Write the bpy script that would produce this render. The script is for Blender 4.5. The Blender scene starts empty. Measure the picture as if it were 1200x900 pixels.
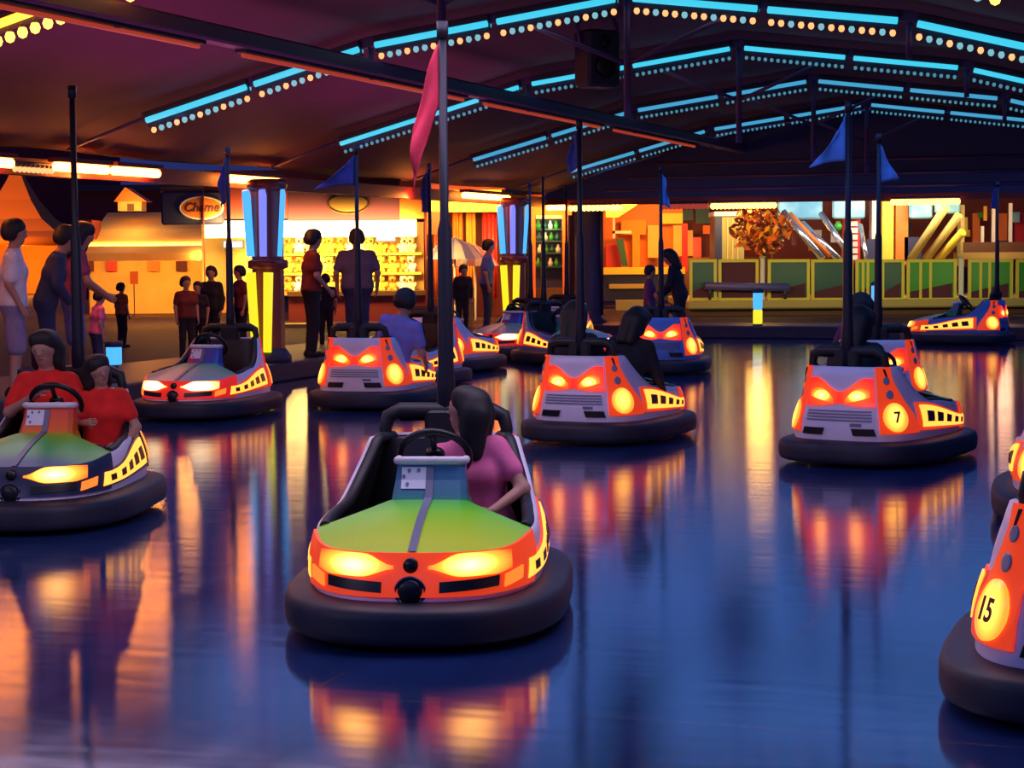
import bpy, math, random
import numpy as np
from mathutils import Vector, Matrix, Euler
random.seed(7); rng = np.random.default_rng(7)
PI = math.pi
C = bpy.context.scene.collection
sc = bpy.context.scene

# ------------------------------------------------------------------ camera, world, exposure
FPX, YH, ROLL, PSI, CAMZ = 2250.0, 294.5, math.radians(0.45), math.radians(19.35), 1.6
TH = math.atan((450 - YH) / FPX)
cam_d = bpy.data.cameras.new('camera'); cam_d.sensor_width = 36; cam_d.lens = 36 * FPX / 1200
cam_d.clip_start = 0.05; cam_d.clip_end = 400
cam = bpy.data.objects.new('camera', cam_d); C.objects.link(cam); sc.camera = cam
_r0 = Vector((1, 0, 0)); _u0 = Vector((0, math.sin(TH), math.cos(TH))); _f = Vector((0, math.cos(TH), -math.sin(TH)))
_r = _r0 * math.cos(ROLL) - _u0 * math.sin(ROLL); _u = _r0 * math.sin(ROLL) + _u0 * math.cos(ROLL)
cam.matrix_world = Matrix(((_r.x, _u.x, -_f.x, 0), (_r.y, _u.y, -_f.y, 0), (_r.z, _u.z, -_f.z, CAMZ), (0, 0, 0, 1)))

vs = sc.view_settings; vs.view_transform = 'Standard'; vs.look = 'None'; vs.gamma = 1; vs.use_curve_mapping = False
vs.exposure = 0.0
sc.cycles.use_denoising = True
sc.cycles.max_bounces = 6; sc.cycles.sample_clamp_indirect = 6

world = bpy.data.worlds.new('dusk'); sc.world = world; world.use_nodes = True
wb = world.node_tree.nodes['Background']; wb.inputs[0].default_value = (0.035, 0.050, 0.26, 1); wb.inputs[1].default_value = 0.5

def light(name, kind, loc, col, energy, size=0.2, size_y=None, rot=None, angle=None):
    d = bpy.data.lights.new(name, kind); d.color = col; d.energy = energy
    if kind == 'AREA':
        d.shape = 'RECTANGLE'; d.size = size; d.size_y = size_y or size
    else:
        d.shadow_soft_size = size
    if kind == 'SPOT' and angle: d.spot_size = angle; d.spot_blend = 0.6
    o = bpy.data.objects.new(name, d); C.objects.link(o); o.location = loc
    if rot: o.rotation_euler = rot
    return o

# rink frame: s runs along the rink (away, to the right), t across it (to the right)
def R(s, t, z=0.0):
    return Vector((s * math.sin(PSI) + t * math.cos(PSI), s * math.cos(PSI) - t * math.sin(PSI), z))
def P(px, py, Y):
    c, s = math.cos(ROLL), math.sin(ROLL); dx, dy = px - 600, py - 450
    a = c * dx - s * dy; b = s * dx + c * dy
    d = Vector((a, FPX * math.cos(TH) - b * math.sin(TH), -FPX * math.sin(TH) - b * math.cos(TH)))
    k = Y / d.y
    return Vector((d.x * k, Y, CAMZ + d.z * k))

SL, TLF = 34.0, -10.6          # far and left edge of the rink
ROWS = {k: 17.9 + 4.88 * k for k in range(-3, 4)}
TC, T1, T2 = -5.09, 2.67, 5.27
Z0, Z1, Z2 = 4.0, 3.65, 2.97
# hall light: unseen fills added along the roof arches, warm lamps along the left eave
for k, s_ in ROWS.items():
    for dt in (-2.6, 2.6):
        warm = (k < 0 and dt < 0) or k == -2                    # lavender-white fill near the camera, added to brighten the cars
        light('arch_fill', 'AREA', R(s_, TC + dt, 3.05), (0.74, 0.60, 0.92) if warm else (0.12, 0.30, 1.0), (25 if (k == -2 and dt < 0) else 60 if k == -1 else 100) if warm else 36, 4.6, 1.8, (0, 0, -PSI))
for s_, e_ in ((10.5, 20), (15.5, 19), (21, 14)):                    # unseen fills over the rink, added to tint the canopy magenta
    light('canopy_fill', 'AREA', R(s_, -8.6, 2.55), (1, 0.13, 0.46), e_, 1.6, 4.5, (PI, 0, -PSI))
for s_ in (14.5, 18.5, 23, 28):
    light('eave_lamp', 'POINT', R(s_, -11.45, 2.42), (1, 0.24, 0.04), 22, 0.10)

# ------------------------------------------------------------------ materials
def mat(name, col, rough=0.5, metal=0.0, emit=None, strength=0.0, spec=0.5):
    m = bpy.data.materials.new(name); m.use_nodes = True
    b = m.node_tree.nodes['Principled BSDF']
    b.inputs['Base Color'].default_value = (*col, 1); b.inputs['Roughness'].default_value = rough
    b.inputs['Metallic'].default_value = metal; b.inputs['Specular IOR Level'].default_value = spec
    if emit:
        b.inputs['Emission Color'].default_value = (*emit, 1); b.inputs['Emission Strength'].default_value = strength
    return m
def ramp_mat(name, coord, axis, stops, rough=0.4, lo=0.0, hi=1.0):
    """paint that fades from one colour to another along an axis of the part"""
    m = mat(name, (1, 1, 1), rough); nt = m.node_tree; b = nt.nodes['Principled BSDF']
    tc = nt.nodes.new('ShaderNodeTexCoord'); sp = nt.nodes.new('ShaderNodeSeparateXYZ'); mr = nt.nodes.new('ShaderNodeMapRange')
    cr = nt.nodes.new('ShaderNodeValToRGB'); nt.links.new(tc.outputs[coord], sp.inputs[0]); nt.links.new(sp.outputs[axis], mr.inputs[0])
    mr.inputs[1].default_value = lo; mr.inputs[2].default_value = hi; nt.links.new(mr.outputs[0], cr.inputs[0])
    e = cr.color_ramp.elements
    while len(e) < len(stops): e.new(0.5)
    for el, (p, c) in zip(e, stops): el.position = p; el.color = (*c, 1)
    nt.links.new(cr.outputs[0], b.inputs['Base Color'])
    return m
def lens_mat(name, stops, strength, sx=1.0, sy=1.0, sz=1.0, cx=0.5, cy=0.5, cz=0.5):
    """lamp lens: hot in the middle where the bulb sits, falling off to the rim"""
    m = mat(name, (0.3, 0.05, 0.02), 0.2); nt = m.node_tree; b = nt.nodes['Principled BSDF']
    tc = nt.nodes.new('ShaderNodeTexCoord'); mp = nt.nodes.new('ShaderNodeMapping'); ln = nt.nodes.new('ShaderNodeVectorMath'); ln.operation = 'LENGTH'
    cr = nt.nodes.new('ShaderNodeValToRGB')
    mp.inputs['Location'].default_value = (-cx * sx, -cy * sy, -cz * sz); mp.inputs['Scale'].default_value = (sx, sy, sz)
    nt.links.new(tc.outputs['Generated'], mp.inputs[0]); nt.links.new(mp.outputs[0], ln.inputs[0]); nt.links.new(ln.outputs['Value'], cr.inputs[0])
    e = cr.color_ramp.elements
    while len(e) < len(stops): e.new(0.5)
    for el, (p, c) in zip(e, stops): el.position = p; el.color = (*c, 1)
    nt.links.new(cr.outputs[0], b.inputs['Emission Color']); b.inputs['Emission Strength'].default_value = strength
    return m
def noise_mat(name, c1, c2, scale, rough=0.6, metal=0.0, bump=0.0, detail=4):
    m = mat(name, c1, rough, metal); nt = m.node_tree; b = nt.nodes['Principled BSDF']
    tc = nt.nodes.new('ShaderNodeTexCoord'); n = nt.nodes.new('ShaderNodeTexNoise'); n.inputs['Scale'].default_value = scale; n.inputs['Detail'].default_value = detail
    cr = nt.nodes.new('ShaderNodeValToRGB'); cr.color_ramp.elements[0].color = (*c1, 1); cr.color_ramp.elements[1].color = (*c2, 1)
    cr.color_ramp.elements[0].position = 0.35; cr.color_ramp.elements[1].position = 0.65
    nt.links.new(tc.outputs['Object'], n.inputs['Vector']); nt.links.new(n.outputs['Fac'], cr.inputs[0]); nt.links.new(cr.outputs[0], b.inputs['Base Color'])
    if bump:
        bp = nt.nodes.new('ShaderNodeBump'); bp.inputs['Strength'].default_value = bump; bp.inputs['Distance'].default_value = 0.02
        nt.links.new(n.outputs['Fac'], bp.inputs['Height']); nt.links.new(bp.outputs[0], b.inputs['Normal'])
    return m
M = {}
def glow(name, col, s): M[name] = mat(name, (0.1, 0.1, 0.1), 0.4, emit=col, strength=s)
M['rubber'] = noise_mat('black_rubber', (0.007, 0.009, 0.024), (0.013, 0.015, 0.036), 6, 0.55)
M['shell'] = noise_mat('pale_lavender_shell', (0.74, 0.68, 0.84), (0.80, 0.73, 0.88), 3, 0.35)
M['blue_shell'] = mat('blue_shell', (0.10, 0.25, 0.65), 0.35)
M['black'] = mat('black_vinyl', (0.012, 0.012, 0.016), 0.5)
M['black_plastic'] = mat('black_plastic', (0.008, 0.008, 0.01), 0.35)
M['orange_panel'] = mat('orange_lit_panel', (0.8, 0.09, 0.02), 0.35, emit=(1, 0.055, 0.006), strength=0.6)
M['red_panel'] = mat('red_lit_panel', (0.7, 0.03, 0.02), 0.35, emit=(1, 0.02, 0.01), strength=0.5)
M['navy_panel'] = mat('navy_panel', (0.02, 0.03, 0.08), 0.3)
M['blue_panel'] = mat('blue_panel', (0.05, 0.16, 0.5), 0.35)
M['hood_green'] = ramp_mat('lime_to_green_hood', 'Object', 1, [(0, (0.02, 0.45, 0.05)), (0.35, (0.22, 0.72, 0.02)), (1, (0.62, 0.82, 0.02))], 0.35, 0.12, 0.62)
M['hood_bluegreen'] = ramp_mat('green_hood_with_blue_edge', 'Object', 1, [(0, (0.30, 0.55, 0.03)), (0.4, (0.05, 0.50, 0.06)), (0.75, (0.04, 0.40, 0.10)), (1, (0.03, 0.12, 0.25))], 0.35, 0.12, 0.66)
M['hood_teal'] = ramp_mat('silver_teal_hood', 'Object', 1, [(0, (0.06, 0.45, 0.25)), (0.5, (0.30, 0.50, 0.35)), (1, (0.30, 0.48, 0.55))], 0.35, 0.12, 0.66)
M['dash_blue'] = ramp_mat('blue_dash_panel', 'Object', 2, [(0, (0.03, 0.42, 0.06)), (0.35, (0.04, 0.20, 0.28)), (1, (0.08, 0.20, 0.42))], 0.3, 0.48, 0.66)
M['dash_orange'] = ramp_mat('orange_dash_panel', 'Object', 2, [(0, (0.55, 0.45, 0.03)), (0.3, (0.85, 0.16, 0.02)), (1, (0.85, 0.06, 0.03))], 0.3, 0.48, 0.66)
M['dash_red'] = ramp_mat('red_blue_dash_panel', 'Object', 0, [(0, (0.06, 0.10, 0.5)), (0.5, (0.12, 0.10, 0.45)), (1, (0.7, 0.05, 0.06))], 0.3, -0.14, 0.14)
M['white'] = mat('white_plastic', (0.8, 0.76, 0.85), 0.4)
M['card'] = mat('white_card', (0.72, 0.74, 0.88), 0.5)
M['strip_grey'] = mat('slate_strip', (0.16, 0.17, 0.28), 0.4)
M['grey_hole'] = mat('grey_reflector', (0.35, 0.33, 0.40), 0.3)
HS = [(0, (1, 0.50, 0.13)), (0.2, (0.80, 0.33, 0.05)), (0.40, (0.30, 0.085, 0.007)), (0.62, (0.13, 0.018, 0.0015))]
M['headlight'] = lens_mat('headlight_lens', HS, 9.0, 1.15, 0.25, 0.75, 0.5, 0.5, 0.5)
M['headlight_white'] = lens_mat('white_headlight_lens', [(0, (1, 0.85, 0.55)), (0.25, (0.9, 0.6, 0.28)), (0.45, (0.55, 0.22, 0.06)), (0.65, (0.25, 0.05, 0.008))], 5.0, 1.0, 0.25, 0.7, 0.5, 0.5, 0.5)
M['tail'] = lens_mat('red_tail_lens', [(0, (1, 0.09, 0.01)), (0.3, (1, 0.05, 0.007)), (0.55, (0.8, 0.010, 0.005))], 1.5, 1.0, 0.2, 0.9, 0.5, 0.5, 0.42)
M['tail_bulb'] = lens_mat('tail_light_bulb', [(0, (1, 0.46, 0.10)), (0.2, (0.85, 0.24, 0.025)), (0.38, (0.32, 0.045, 0.004)), (0.56, (0.16, 0.013, 0.0013))], 9.0, 1.0, 0.2, 1.0)
M['disc'] = lens_mat('number_disc_lens', [(0, (1, 0.46, 0.09)), (0.3, (0.75, 0.29, 0.035)), (0.55, (0.4, 0.11, 0.01))], 4.2, 1, 1, 1)
M['strip_lit'] = mat('amber_side_strip', (0.4, 0.2, 0.02), 0.4, emit=(1, 0.36, 0.04), strength=2.2)
M['amber'] = mat('amber_indicator', (0.4, 0.1, 0.02), 0.4, emit=(1, 0.2, 0.02), strength=1.3)
M['steel'] = mat('dark_steel_pole', (0.02, 0.02, 0.035), 0.45, 0.3)
M['flag_pink'] = noise_mat('pink_flag_cloth', (0.75, 0.035, 0.09), (0.85, 0.06, 0.12), 8, 0.9)
M['flag_blue'] = noise_mat('blue_flag_cloth', (0.10, 0.28, 0.70), (0.16, 0.36, 0.8), 8, 0.9)
M['flag_navy'] = noise_mat('navy_flag_cloth', (0.06, 0.07, 0.30), (0.08, 0.09, 0.36), 8, 0.9)
glow('tube_cyan', (0.05, 0.62, 0.86), 1.05); glow('tube_blue', (0.07, 0.45, 0.78), 0.8); glow('tube_warm', (1, 0.27, 0.035), 26.0)
glow('tube_yellow', (1, 0.30, 0.02), 4.5); glow('bulb_orange', (1, 0.40, 0.14), 1.6); glow('bulb_cyan', (0.25, 0.65, 0.75), 0.8)
glow('bulb_warm', (1, 0.45, 0.10), 4.5); glow('bulb_yellow', (1, 0.42, 0.05), 5.0); glow('bulb_small', (0.10, 0.42, 0.60), 0.6)
glow('pillar_blue', (0.06, 0.42, 1.0), 1.3); glow('pillar_violet', (0.20, 0.24, 0.95), 1.1); glow('pillar_yellow', (0.90, 0.80, 0.01), 1.1)
glow('strip_red', (1, 0.10, 0.04), 0.35); glow('fluor', (1, 0.72, 0.28), 6.0); glow('screen', (0.25, 0.55, 0.9), 0.9)
glow('lamp_globe', (1, 0.75, 0.25), 4.0)
M['beam'] = mat('purple_painted_steel', (0.10, 0.055, 0.20), 0.5)
M['housing'] = mat('dark_light_housing', (0.03, 0.03, 0.07), 0.5)
M['fascia'] = mat('red_fascia', (0.16, 0.01, 0.012), 0.5)
M['kerb'] = noise_mat('dark_kerb_rubber', (0.012, 0.014, 0.035), (0.02, 0.02, 0.05), 3, 0.5)

# ------------------------------------------------------------------ mesh builder
class MB:
    def __init__(s): s.v = []; s.f = []; s.m = []; s.sm = []
    def add(s, vs_, fs, mi=0, smooth=True):
        o = len(s.v); s.v += [tuple(map(float, v)) for v in vs_]
        for f in fs: s.f.append([o + i for i in f]); s.m.append(mi); s.sm.append(smooth)
    def box(s, lo, hi, mi=0, ch=0.0):
        x0, y0, z0 = lo; x1, y1, z1 = hi
        if ch <= 0:
            v = [(x0, y0, z0), (x1, y0, z0), (x1, y1, z0), (x0, y1, z0), (x0, y0, z1), (x1, y0, z1), (x1, y1, z1), (x0, y1, z1)]
            s.add(v, [(3, 2, 1, 0), (4, 5, 6, 7), (0, 1, 5, 4), (1, 2, 6, 5), (2, 3, 7, 6), (3, 0, 4, 7)], mi, False); return
        c = min(ch, (x1 - x0) / 2.01, (y1 - y0) / 2.01, (z1 - z0) / 2.01)
        def ring(e, z): return [(x0 + e + c, y0 + e, z), (x1 - e - c, y0 + e, z), (x1 - e, y0 + e + c, z), (x1 - e, y1 - e - c, z), (x1 - e - c, y1 - e, z), (x0 + e + c, y1 - e, z), (x0 + e, y1 - e - c, z), (x0 + e, y0 + e + c, z)]
        rs = [ring(c * 0.999, z0), ring(0, z0 + c), ring(0, z1 - c), ring(c * 0.999, z1)]
        v = sum(rs, []); f = [tuple(range(7, -1, -1)), tuple(range(24, 32))]
        for k in range(3):
            for i in range(8): j = (i + 1) % 8; f.append((k * 8 + i, k * 8 + j, k * 8 + 8 + j, k * 8 + 8 + i))
        s.add(v, f, mi, False)
    def tube(s, pts, r, n=10, mi=0, closed=False, cap=True, flat=1.0):
        pts = [Vector(p) for p in pts]; N = len(pts); rr = r if hasattr(r, '__len__') else [r] * N
        v = []; prev = None
        for i, p in enumerate(pts):
            a = pts[(i - 1) % N] if (closed or i > 0) else p; b = pts[(i + 1) % N] if (closed or i < N - 1) else p
            d = (b - a).normalized()
            if prev is None:
                ref = Vector((0, 0, 1)) if abs(d.z) < 0.9 else Vector((1, 0, 0)); x = d.cross(ref).normalized()
            else: x = (prev - d * prev.dot(d)).normalized()
            prev = x; y = d.cross(x)
            for k in range(n):
                t = 2 * PI * k / n; v.append(p + x * math.cos(t) * rr[i] + y * math.sin(t) * rr[i] * flat)
        f = []
        for i in range(N if closed else N - 1):
            j = (i + 1) % N
            for k in range(n): l = (k + 1) % n; f.append((i * n + k, i * n + l, j * n + l, j * n + k))
        s.add(v, f, mi, True)
        if cap and not closed:
            o = len(s.v) - len(v)
            s.f.append([o + k for k in range(n - 1, -1, -1)]); s.m.append(mi); s.sm.append(False)
            s.f.append([o + (N - 1) * n + k for k in range(n)]); s.m.append(mi); s.sm.append(False)
    def lathe(s, prof, c=(0, 0, 0), n=20, mi=0, axis='z', sx=1, sy=1):
        v = []; f = []
        for r, z in prof:
            for k in range(n):
                t = 2 * PI * k / n; a, b = r * math.cos(t) * sx, r * math.sin(t) * sy
                p = (a, b, z) if axis == 'z' else (a, -z, b) if axis == 'y' else (z, a, b)
                v.append((p[0] + c[0], p[1] + c[1], p[2] + c[2]))
        for i in range(len(prof) - 1):
            for k in range(n): l = (k + 1) % n; f.append((i * n + k, i * n + l, (i + 1) * n + l, (i + 1) * n + k))
        if prof[0][0] > 1e-6: f.append(tuple(range(n - 1, -1, -1)))
        if prof[-1][0] > 1e-6: f.append(tuple(range((len(prof) - 1) * n, len(prof) * n)))
        s.add(v, f, mi, True)
    def ball(s, c, r, n=12, mi=0, sc3=(1, 1, 1)):
        prof = [(max(1e-7, math.sin(PI * i / (n // 2))) * r, -math.cos(PI * i / (n // 2)) * r) for i in range(n // 2 + 1)]
        v = []; f = []
        for rr, z in prof:
            for k in range(n): t = 2 * PI * k / n; v.append((c[0] + rr * math.cos(t) * sc3[0], c[1] + rr * math.sin(t) * sc3[1], c[2] + z * sc3[2]))
        for i in range(len(prof) - 1):
            for k in range(n): l = (k + 1) % n; f.append((i * n + k, i * n + l, (i + 1) * n + l, (i + 1) * n + k))
        s.add(v, f, mi, True)
    def grid(s, pts, mi=0, smooth=True, close_u=False):
        nu = len(pts); nv = len(pts[0]); v = [p for row in pts for p in row]; f = []
        for i in range(nu if close_u else nu - 1):
            a = (i + 1) % nu
            for j in range(nv - 1): f.append((i * nv + j, a * nv + j, a * nv + j + 1, i * nv + j + 1))
        s.add(v, f, mi, smooth)
    def prism(s, poly, d0, d1, axis='y', mi=0):
        n = len(poly)
        def p3(a, b, d): return (a, d, b) if axis == 'y' else (d, a, b) if axis == 'x' else (a, b, d)
        v = [p3(a, b, d0) for a, b in poly] + [p3(a, b, d1) for a, b in poly]
        f = [tuple(range(n - 1, -1, -1)), tuple(range(n, 2 * n))] + [(i, (i + 1) % n, n + (i + 1) % n, n + i) for i in range(n)]
        s.add(v, f, mi, False)
    def build(s, name, mats, parent=None, bevel=0.0, solid=0.0):
        me = bpy.data.meshes.new(name); me.from_pydata(s.v, [], s.f)
        for m in (mats if isinstance(mats, (list, tuple)) else [mats]): me.materials.append(m)
        me.polygons.foreach_set('material_index', s.m); me.polygons.foreach_set('use_smooth', s.sm)
        import bmesh
        bm = bmesh.new(); bm.from_mesh(me); bmesh.ops.recalc_face_normals(bm, faces=bm.faces); bm.to_mesh(me); bm.free()
        me.update()
        o = bpy.data.objects.new(name, me); C.objects.link(o)
        if parent is not None: o.parent = parent
        if bevel: b = o.modifiers.new('bevel', 'BEVEL'); b.width = bevel; b.segments = 2; b.limit_method = 'ANGLE'
        if solid: b = o.modifiers.new('solid', 'SOLIDIFY'); b.thickness = solid
        return o
def tag(o, label=None, cat=None, group=None, kind=None):
    if label: o['label'] = label
    if cat: o['category'] = cat
    if group: o['group'] = group
    if kind: o['kind'] = kind
    return o
def thing(name, label, cat, loc=(0, 0, 0), rotz=0.0, group=None):
    o = bpy.data.objects.new(name, None); C.objects.link(o); o.location = loc; o.rotation_euler = (0, 0, rotz); o.empty_display_size = 0.2
    return tag(o, label, cat, group)
def copy_tree(o, parent=None):
    c = o.copy(); C.objects.link(c)
    if parent is not None: c.parent = parent
    for ch in list(o.children): copy_tree(ch, c)
    return c
def swap(root, repl):
    for ch in root.children_recursive:
        if ch.type != 'MESH': continue
        for i, sl in enumerate(ch.material_slots):
            if sl.material and sl.material.name in repl:
                new = repl[sl.material.name]; sl.link = 'OBJECT'; sl.material = new

# ------------------------------------------------------------------ setting: floor, kerbs, ground, ceiling
def floor_material():
    m = mat('blue_steel_floor', (0.1, 0.12, 0.3), 0.24, 0.0); nt = m.node_tree; b = nt.nodes['Principled BSDF']
    tc = nt.nodes.new('ShaderNodeTexCoord'); br = nt.nodes.new('ShaderNodeTexBrick'); mp = nt.nodes.new('ShaderNodeMapping')
    nt.links.new(tc.outputs['Object'], mp.inputs[0]); nt.links.new(mp.outputs[0], br.inputs['Vector'])
    br.inputs['Scale'].default_value = 1.0; br.inputs['Brick Width'].default_value = 3.0; br.inputs['Row Height'].default_value = 1.25; br.inputs['Mortar Size'].default_value = 0.006
    br.inputs['Color1'].default_value = (0.013, 0.036, 0.145, 1); br.inputs['Color2'].default_value = (0.015, 0.039, 0.155, 1); br.inputs['Mortar'].default_value = (0.02, 0.025, 0.07, 1)
    n = nt.nodes.new('ShaderNodeTexNoise'); n.inputs['Scale'].default_value = 1.3; n.inputs['Detail'].default_value = 6
    m2 = nt.nodes.new('ShaderNodeMapping'); m2.inputs['Scale'].default_value = (3, 0.5, 1); m2.inputs['Rotation'].default_value = (0, 0, 0.9)
    nt.links.new(tc.outputs['Object'], m2.inputs[0]); nt.links.new(m2.outputs[0], n.inputs['Vector'])
    cr = nt.nodes.new('ShaderNodeValToRGB'); cr.color_ramp.elements[0].position = 0.3; cr.color_ramp.elements[0].color = (0.72, 0.72, 0.72, 1); cr.color_ramp.elements[1].position = 0.6
    nt.links.new(n.outputs['Fac'], cr.inputs[0])
    mx = nt.nodes.new('ShaderNodeMix'); mx.data_type = 'RGBA'; mx.blend_type = 'MULTIPLY'; mx.inputs[0].default_value = 1
    nt.links.new(br.outputs['Color'], mx.inputs[6]); nt.links.new(cr.outputs[0], mx.inputs[7]); rr = nt.nodes.new('ShaderNodeMapRange'); rr.inputs[3].default_value = 0.10; rr.inputs[4].default_value = 0.15
    nt.links.new(n.outputs['Fac'], rr.inputs[0])
    n2 = nt.nodes.new('ShaderNodeTexNoise'); n2.inputs['Scale'].default_value = 2.2; n2.inputs['Detail'].default_value = 1
    m3 = nt.nodes.new('ShaderNodeMapping'); m3.inputs['Scale'].default_value = (0.9, 3.0, 1); m3.inputs['Rotation'].default_value = (0, 0, -0.5)
    nt.links.new(tc.outputs['Object'], m3.inputs[0]); nt.links.new(m3.outputs[0], n2.inputs['Vector'])
    bp = nt.nodes.new('ShaderNodeBump'); bp.inputs['Strength'].default_value = 0.022; bp.inputs['Distance'].default_value = 0.05
    nt.links.new(n2.outputs['Fac'], bp.inputs['Height'])
    bp2 = nt.nodes.new('ShaderNodeBump'); bp2.inputs['Strength'].default_value = 0.25; bp2.inputs['Distance'].default_value = 0.004
    nt.links.new(br.outputs['Fac'], bp2.inputs['Height']); bp2.invert = True
    nt.links.new(bp.outputs[0], bp2.inputs['Normal'])
    # painted plate under a worn clear coat: diffuse and a soft gloss mixed by Fresnel
    df = nt.nodes.new('ShaderNodeBsdfDiffuse'); gl = nt.nodes.new('ShaderNodeBsdfAnisotropic'); gl.distribution = 'BECKMANN'; fr = nt.nodes.new('ShaderNodeFresnel'); ms = nt.nodes.new('ShaderNodeMixShader')
    gl.inputs['Anisotropy'].default_value = 0.38; tg = nt.nodes.new('ShaderNodeCombineXYZ'); tg.inputs[0].default_value = math.cos(0.1); tg.inputs[1].default_value = math.sin(0.1)  # brushed along the plates
    nt.links.new(tg.outputs[0], gl.inputs['Tangent']); fr.inputs['IOR'].default_value = 2.0; gl.inputs['Color'].default_value = (1, 1, 1, 1)
    nt.links.new(mx.outputs[2], df.inputs['Color']); nt.links.new(rr.outputs[0], gl.inputs['Roughness'])
    for q in (df, gl): nt.links.new(bp2.outputs[0], q.inputs['Normal'])
    nt.links.new(fr.outputs[0], ms.inputs[0]); nt.links.new(df.outputs[0], ms.inputs[1]); nt.links.new(gl.outputs[0], ms.inputs[2])
    nt.links.new(ms.outputs[0], nt.nodes['Material Output'].inputs['Surface']); nt.nodes.remove(b)
    return m
FLOOR = floor_material()
def rink_obj(o):
    o.rotation_euler = (0, 0, -PSI); return o          # local x = t, local y = s
def rbox(name, t0, t1, s0, s1, z0, z1, m, kind='structure', ch=0.0, parent=None):
    b = MB(); b.box((t0, s0, z0), (t1, s1, z1), 0, ch); o = b.build(name, m, parent)
    if parent is None: rink_obj(o)
    if kind: o['kind'] = kind
    return o
rbox('floor', TLF - 0.05, 3.5, -1.5, SL + 0.05, -0.1, 0.0, FLOOR)
M['asphalt'] = noise_mat('warm_dark_paving', (0.032, 0.006, 0.005), (0.05, 0.011, 0.008), 2, 0.7, 0, 0.2)
M['deck'] = noise_mat('dark_walkway_boards', (0.03, 0.014, 0.02), (0.05, 0.022, 0.03), 2, 0.45)
rbox('ground', -80, 60, -1.5, 130, -0.3, -0.1, M['asphalt'])
rbox('path', -80, -12.9, -1.5, 130, -0.1, 0.15, M['asphalt'])
rbox('path', -12.9, 60, SL + 2.2, 130, -0.1, 0.15, M['asphalt'])
rbox('slab', -12.9, TLF - 0.05, -1.5, SL + 2.2, -0.1, 0.2, M['deck'])
rbox('slab', TLF - 0.05, 12, SL + 0.05, SL + 2.2, -0.1, 0.2, M['deck'])
rbox('kerb', TLF - 0.22, TLF, -1.5, SL, 0.0, 0.225, M['kerb'], ch=0.02)
rbox('kerb', TLF, 12, SL, SL + 0.18, 0.0, 0.225, M['kerb'], ch=0.02)

PROF = [(-11.6, 2.66), (-10.36, 3.10), (-7.76, 3.78), (-5.09, 4.13), (-2.42, 3.78), (0.18, 3.10), (1.4, 2.66)]
M['ceiling'] = noise_mat('dark_plum_canopy_cloth', (0.090, 0.032, 0.078), (0.125, 0.044, 0.105), 0.7, 0.75, 0, 0.4)
b = MB(); rows = []
for i in range(65):
    s_ = 5.0 + (SL + 1.0 - 5.0) * i / 64
    sag = 0.06 * abs(math.sin(PI * (s_ - ROWS[0]) / 4.88)); row = []
    for j in range(len(PROF) - 1):
        for q in range(4):
            a = PROF[j]; c = PROF[j + 1]; u = q / 4
            row.append((a[0] + (c[0] - a[0]) * u, s_, a[1] + (c[1] - a[1]) * u + 0.10 - sag * math.sin(PI * u) * 0.7 - sag * 0.6))
    row.append((PROF[-1][0], s_, PROF[-1][1])); rows.append(row)
b.grid(rows); o = rink_obj(b.build('ceiling', M['ceiling'], solid=0.02)); o['kind'] = 'structure'
b = MB(); b.prism(PROF + [(1.4, 2.50), (-11.6, 2.50)], SL + 0.95, SL + 1.0, 'y'); o = rink_obj(b.build('wall_far_gable', noise_mat('navy_gable_cloth', (0.04, 0.065, 0.17), (0.055, 0.08, 0.21), 0.8, 0.7), None)); o['kind'] = 'structure'
# folds of the gable cloth
b = MB()
for z in (2.72, 2.95, 3.2): b.tube([(-10.4 + (z - 2.7) * 2, SL + 0.93, z), (0.4 - (z - 2.7) * 2, SL + 0.93, z)], 0.03, 8)
o = rink_obj(b.build('trim_1', M['beam'])); o['kind'] = 'structure'
# red fascias under the eaves
rbox('trim_2', -11.66, -11.52, 5, SL + 0.8, 2.44, 2.62, M['fascia'])
rbox('trim_3', -11.5, 1.4, SL + 0.9, SL + 1.02, 2.46, 2.58, M['fascia'])

# roof arches with their posts, ties and purlin beams
def arch(k):
    s_ = ROWS[k]; b = MB()
    pts = [(-11.3, 2.72), (TC - T2, Z2 + 0.06), (TC - T1, Z1 + 0.06), (TC, Z0 + 0.06), (TC + T1, Z1 + 0.06), (TC + T2, Z2 + 0.06), (1.2, 2.72)]
    b.tube([(pts[0][0], s_, pts[0][1]), (pts[1][0], s_, pts[1][1])], 0.018, 6); b.tube([(pts[-1][0], s_, pts[-1][1]), (pts[-2][0], s_, pts[-2][1])], 0.018, 6)
    for a, c in zip(pts[1:-1], pts[2:-1]):
        d = Vector((c[0] - a[0], 0, c[1] - a[1])); n = Vector((-d.z, 0, d.x)).normalized() * 0.05
        A = Vector((a[0], 0, a[1])); B = Vector((c[0], 0, c[1]))
        v = [];
        for q in (A, B):
            for e in (-1, 1):
                for y in (-0.04, 0.04): v.append(q + n * e + Vector((0, s_ + y, 0)))
        b.add(v, [(0, 1, 3, 2), (4, 6, 7, 5), (0, 4, 5, 1), (2, 3, 7, 6), (0, 2, 6, 4), (1, 5, 7, 3)], 0, False)
    b.tube([(TC, s_, Z0 + 0.05), (TC, s_, Z0 - 1.12)], 0.035, 8)
    for e in (-1, 1):
        b.tube([(TC, s_, Z0 - 0.62), (TC + e * 1.1, s_, Z0 - 0.16)], 0.022, 8)
        b.tube([(TC + e * T1, s_, Z1), (TC + e * T1, s_, Z1 - 0.32)], 0.03, 8)
    o = rink_obj(b.build('beam', M['beam'])); o['kind'] = 'structure'
for k in (-1, 0, 1, 2, 3): arch(k)
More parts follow.
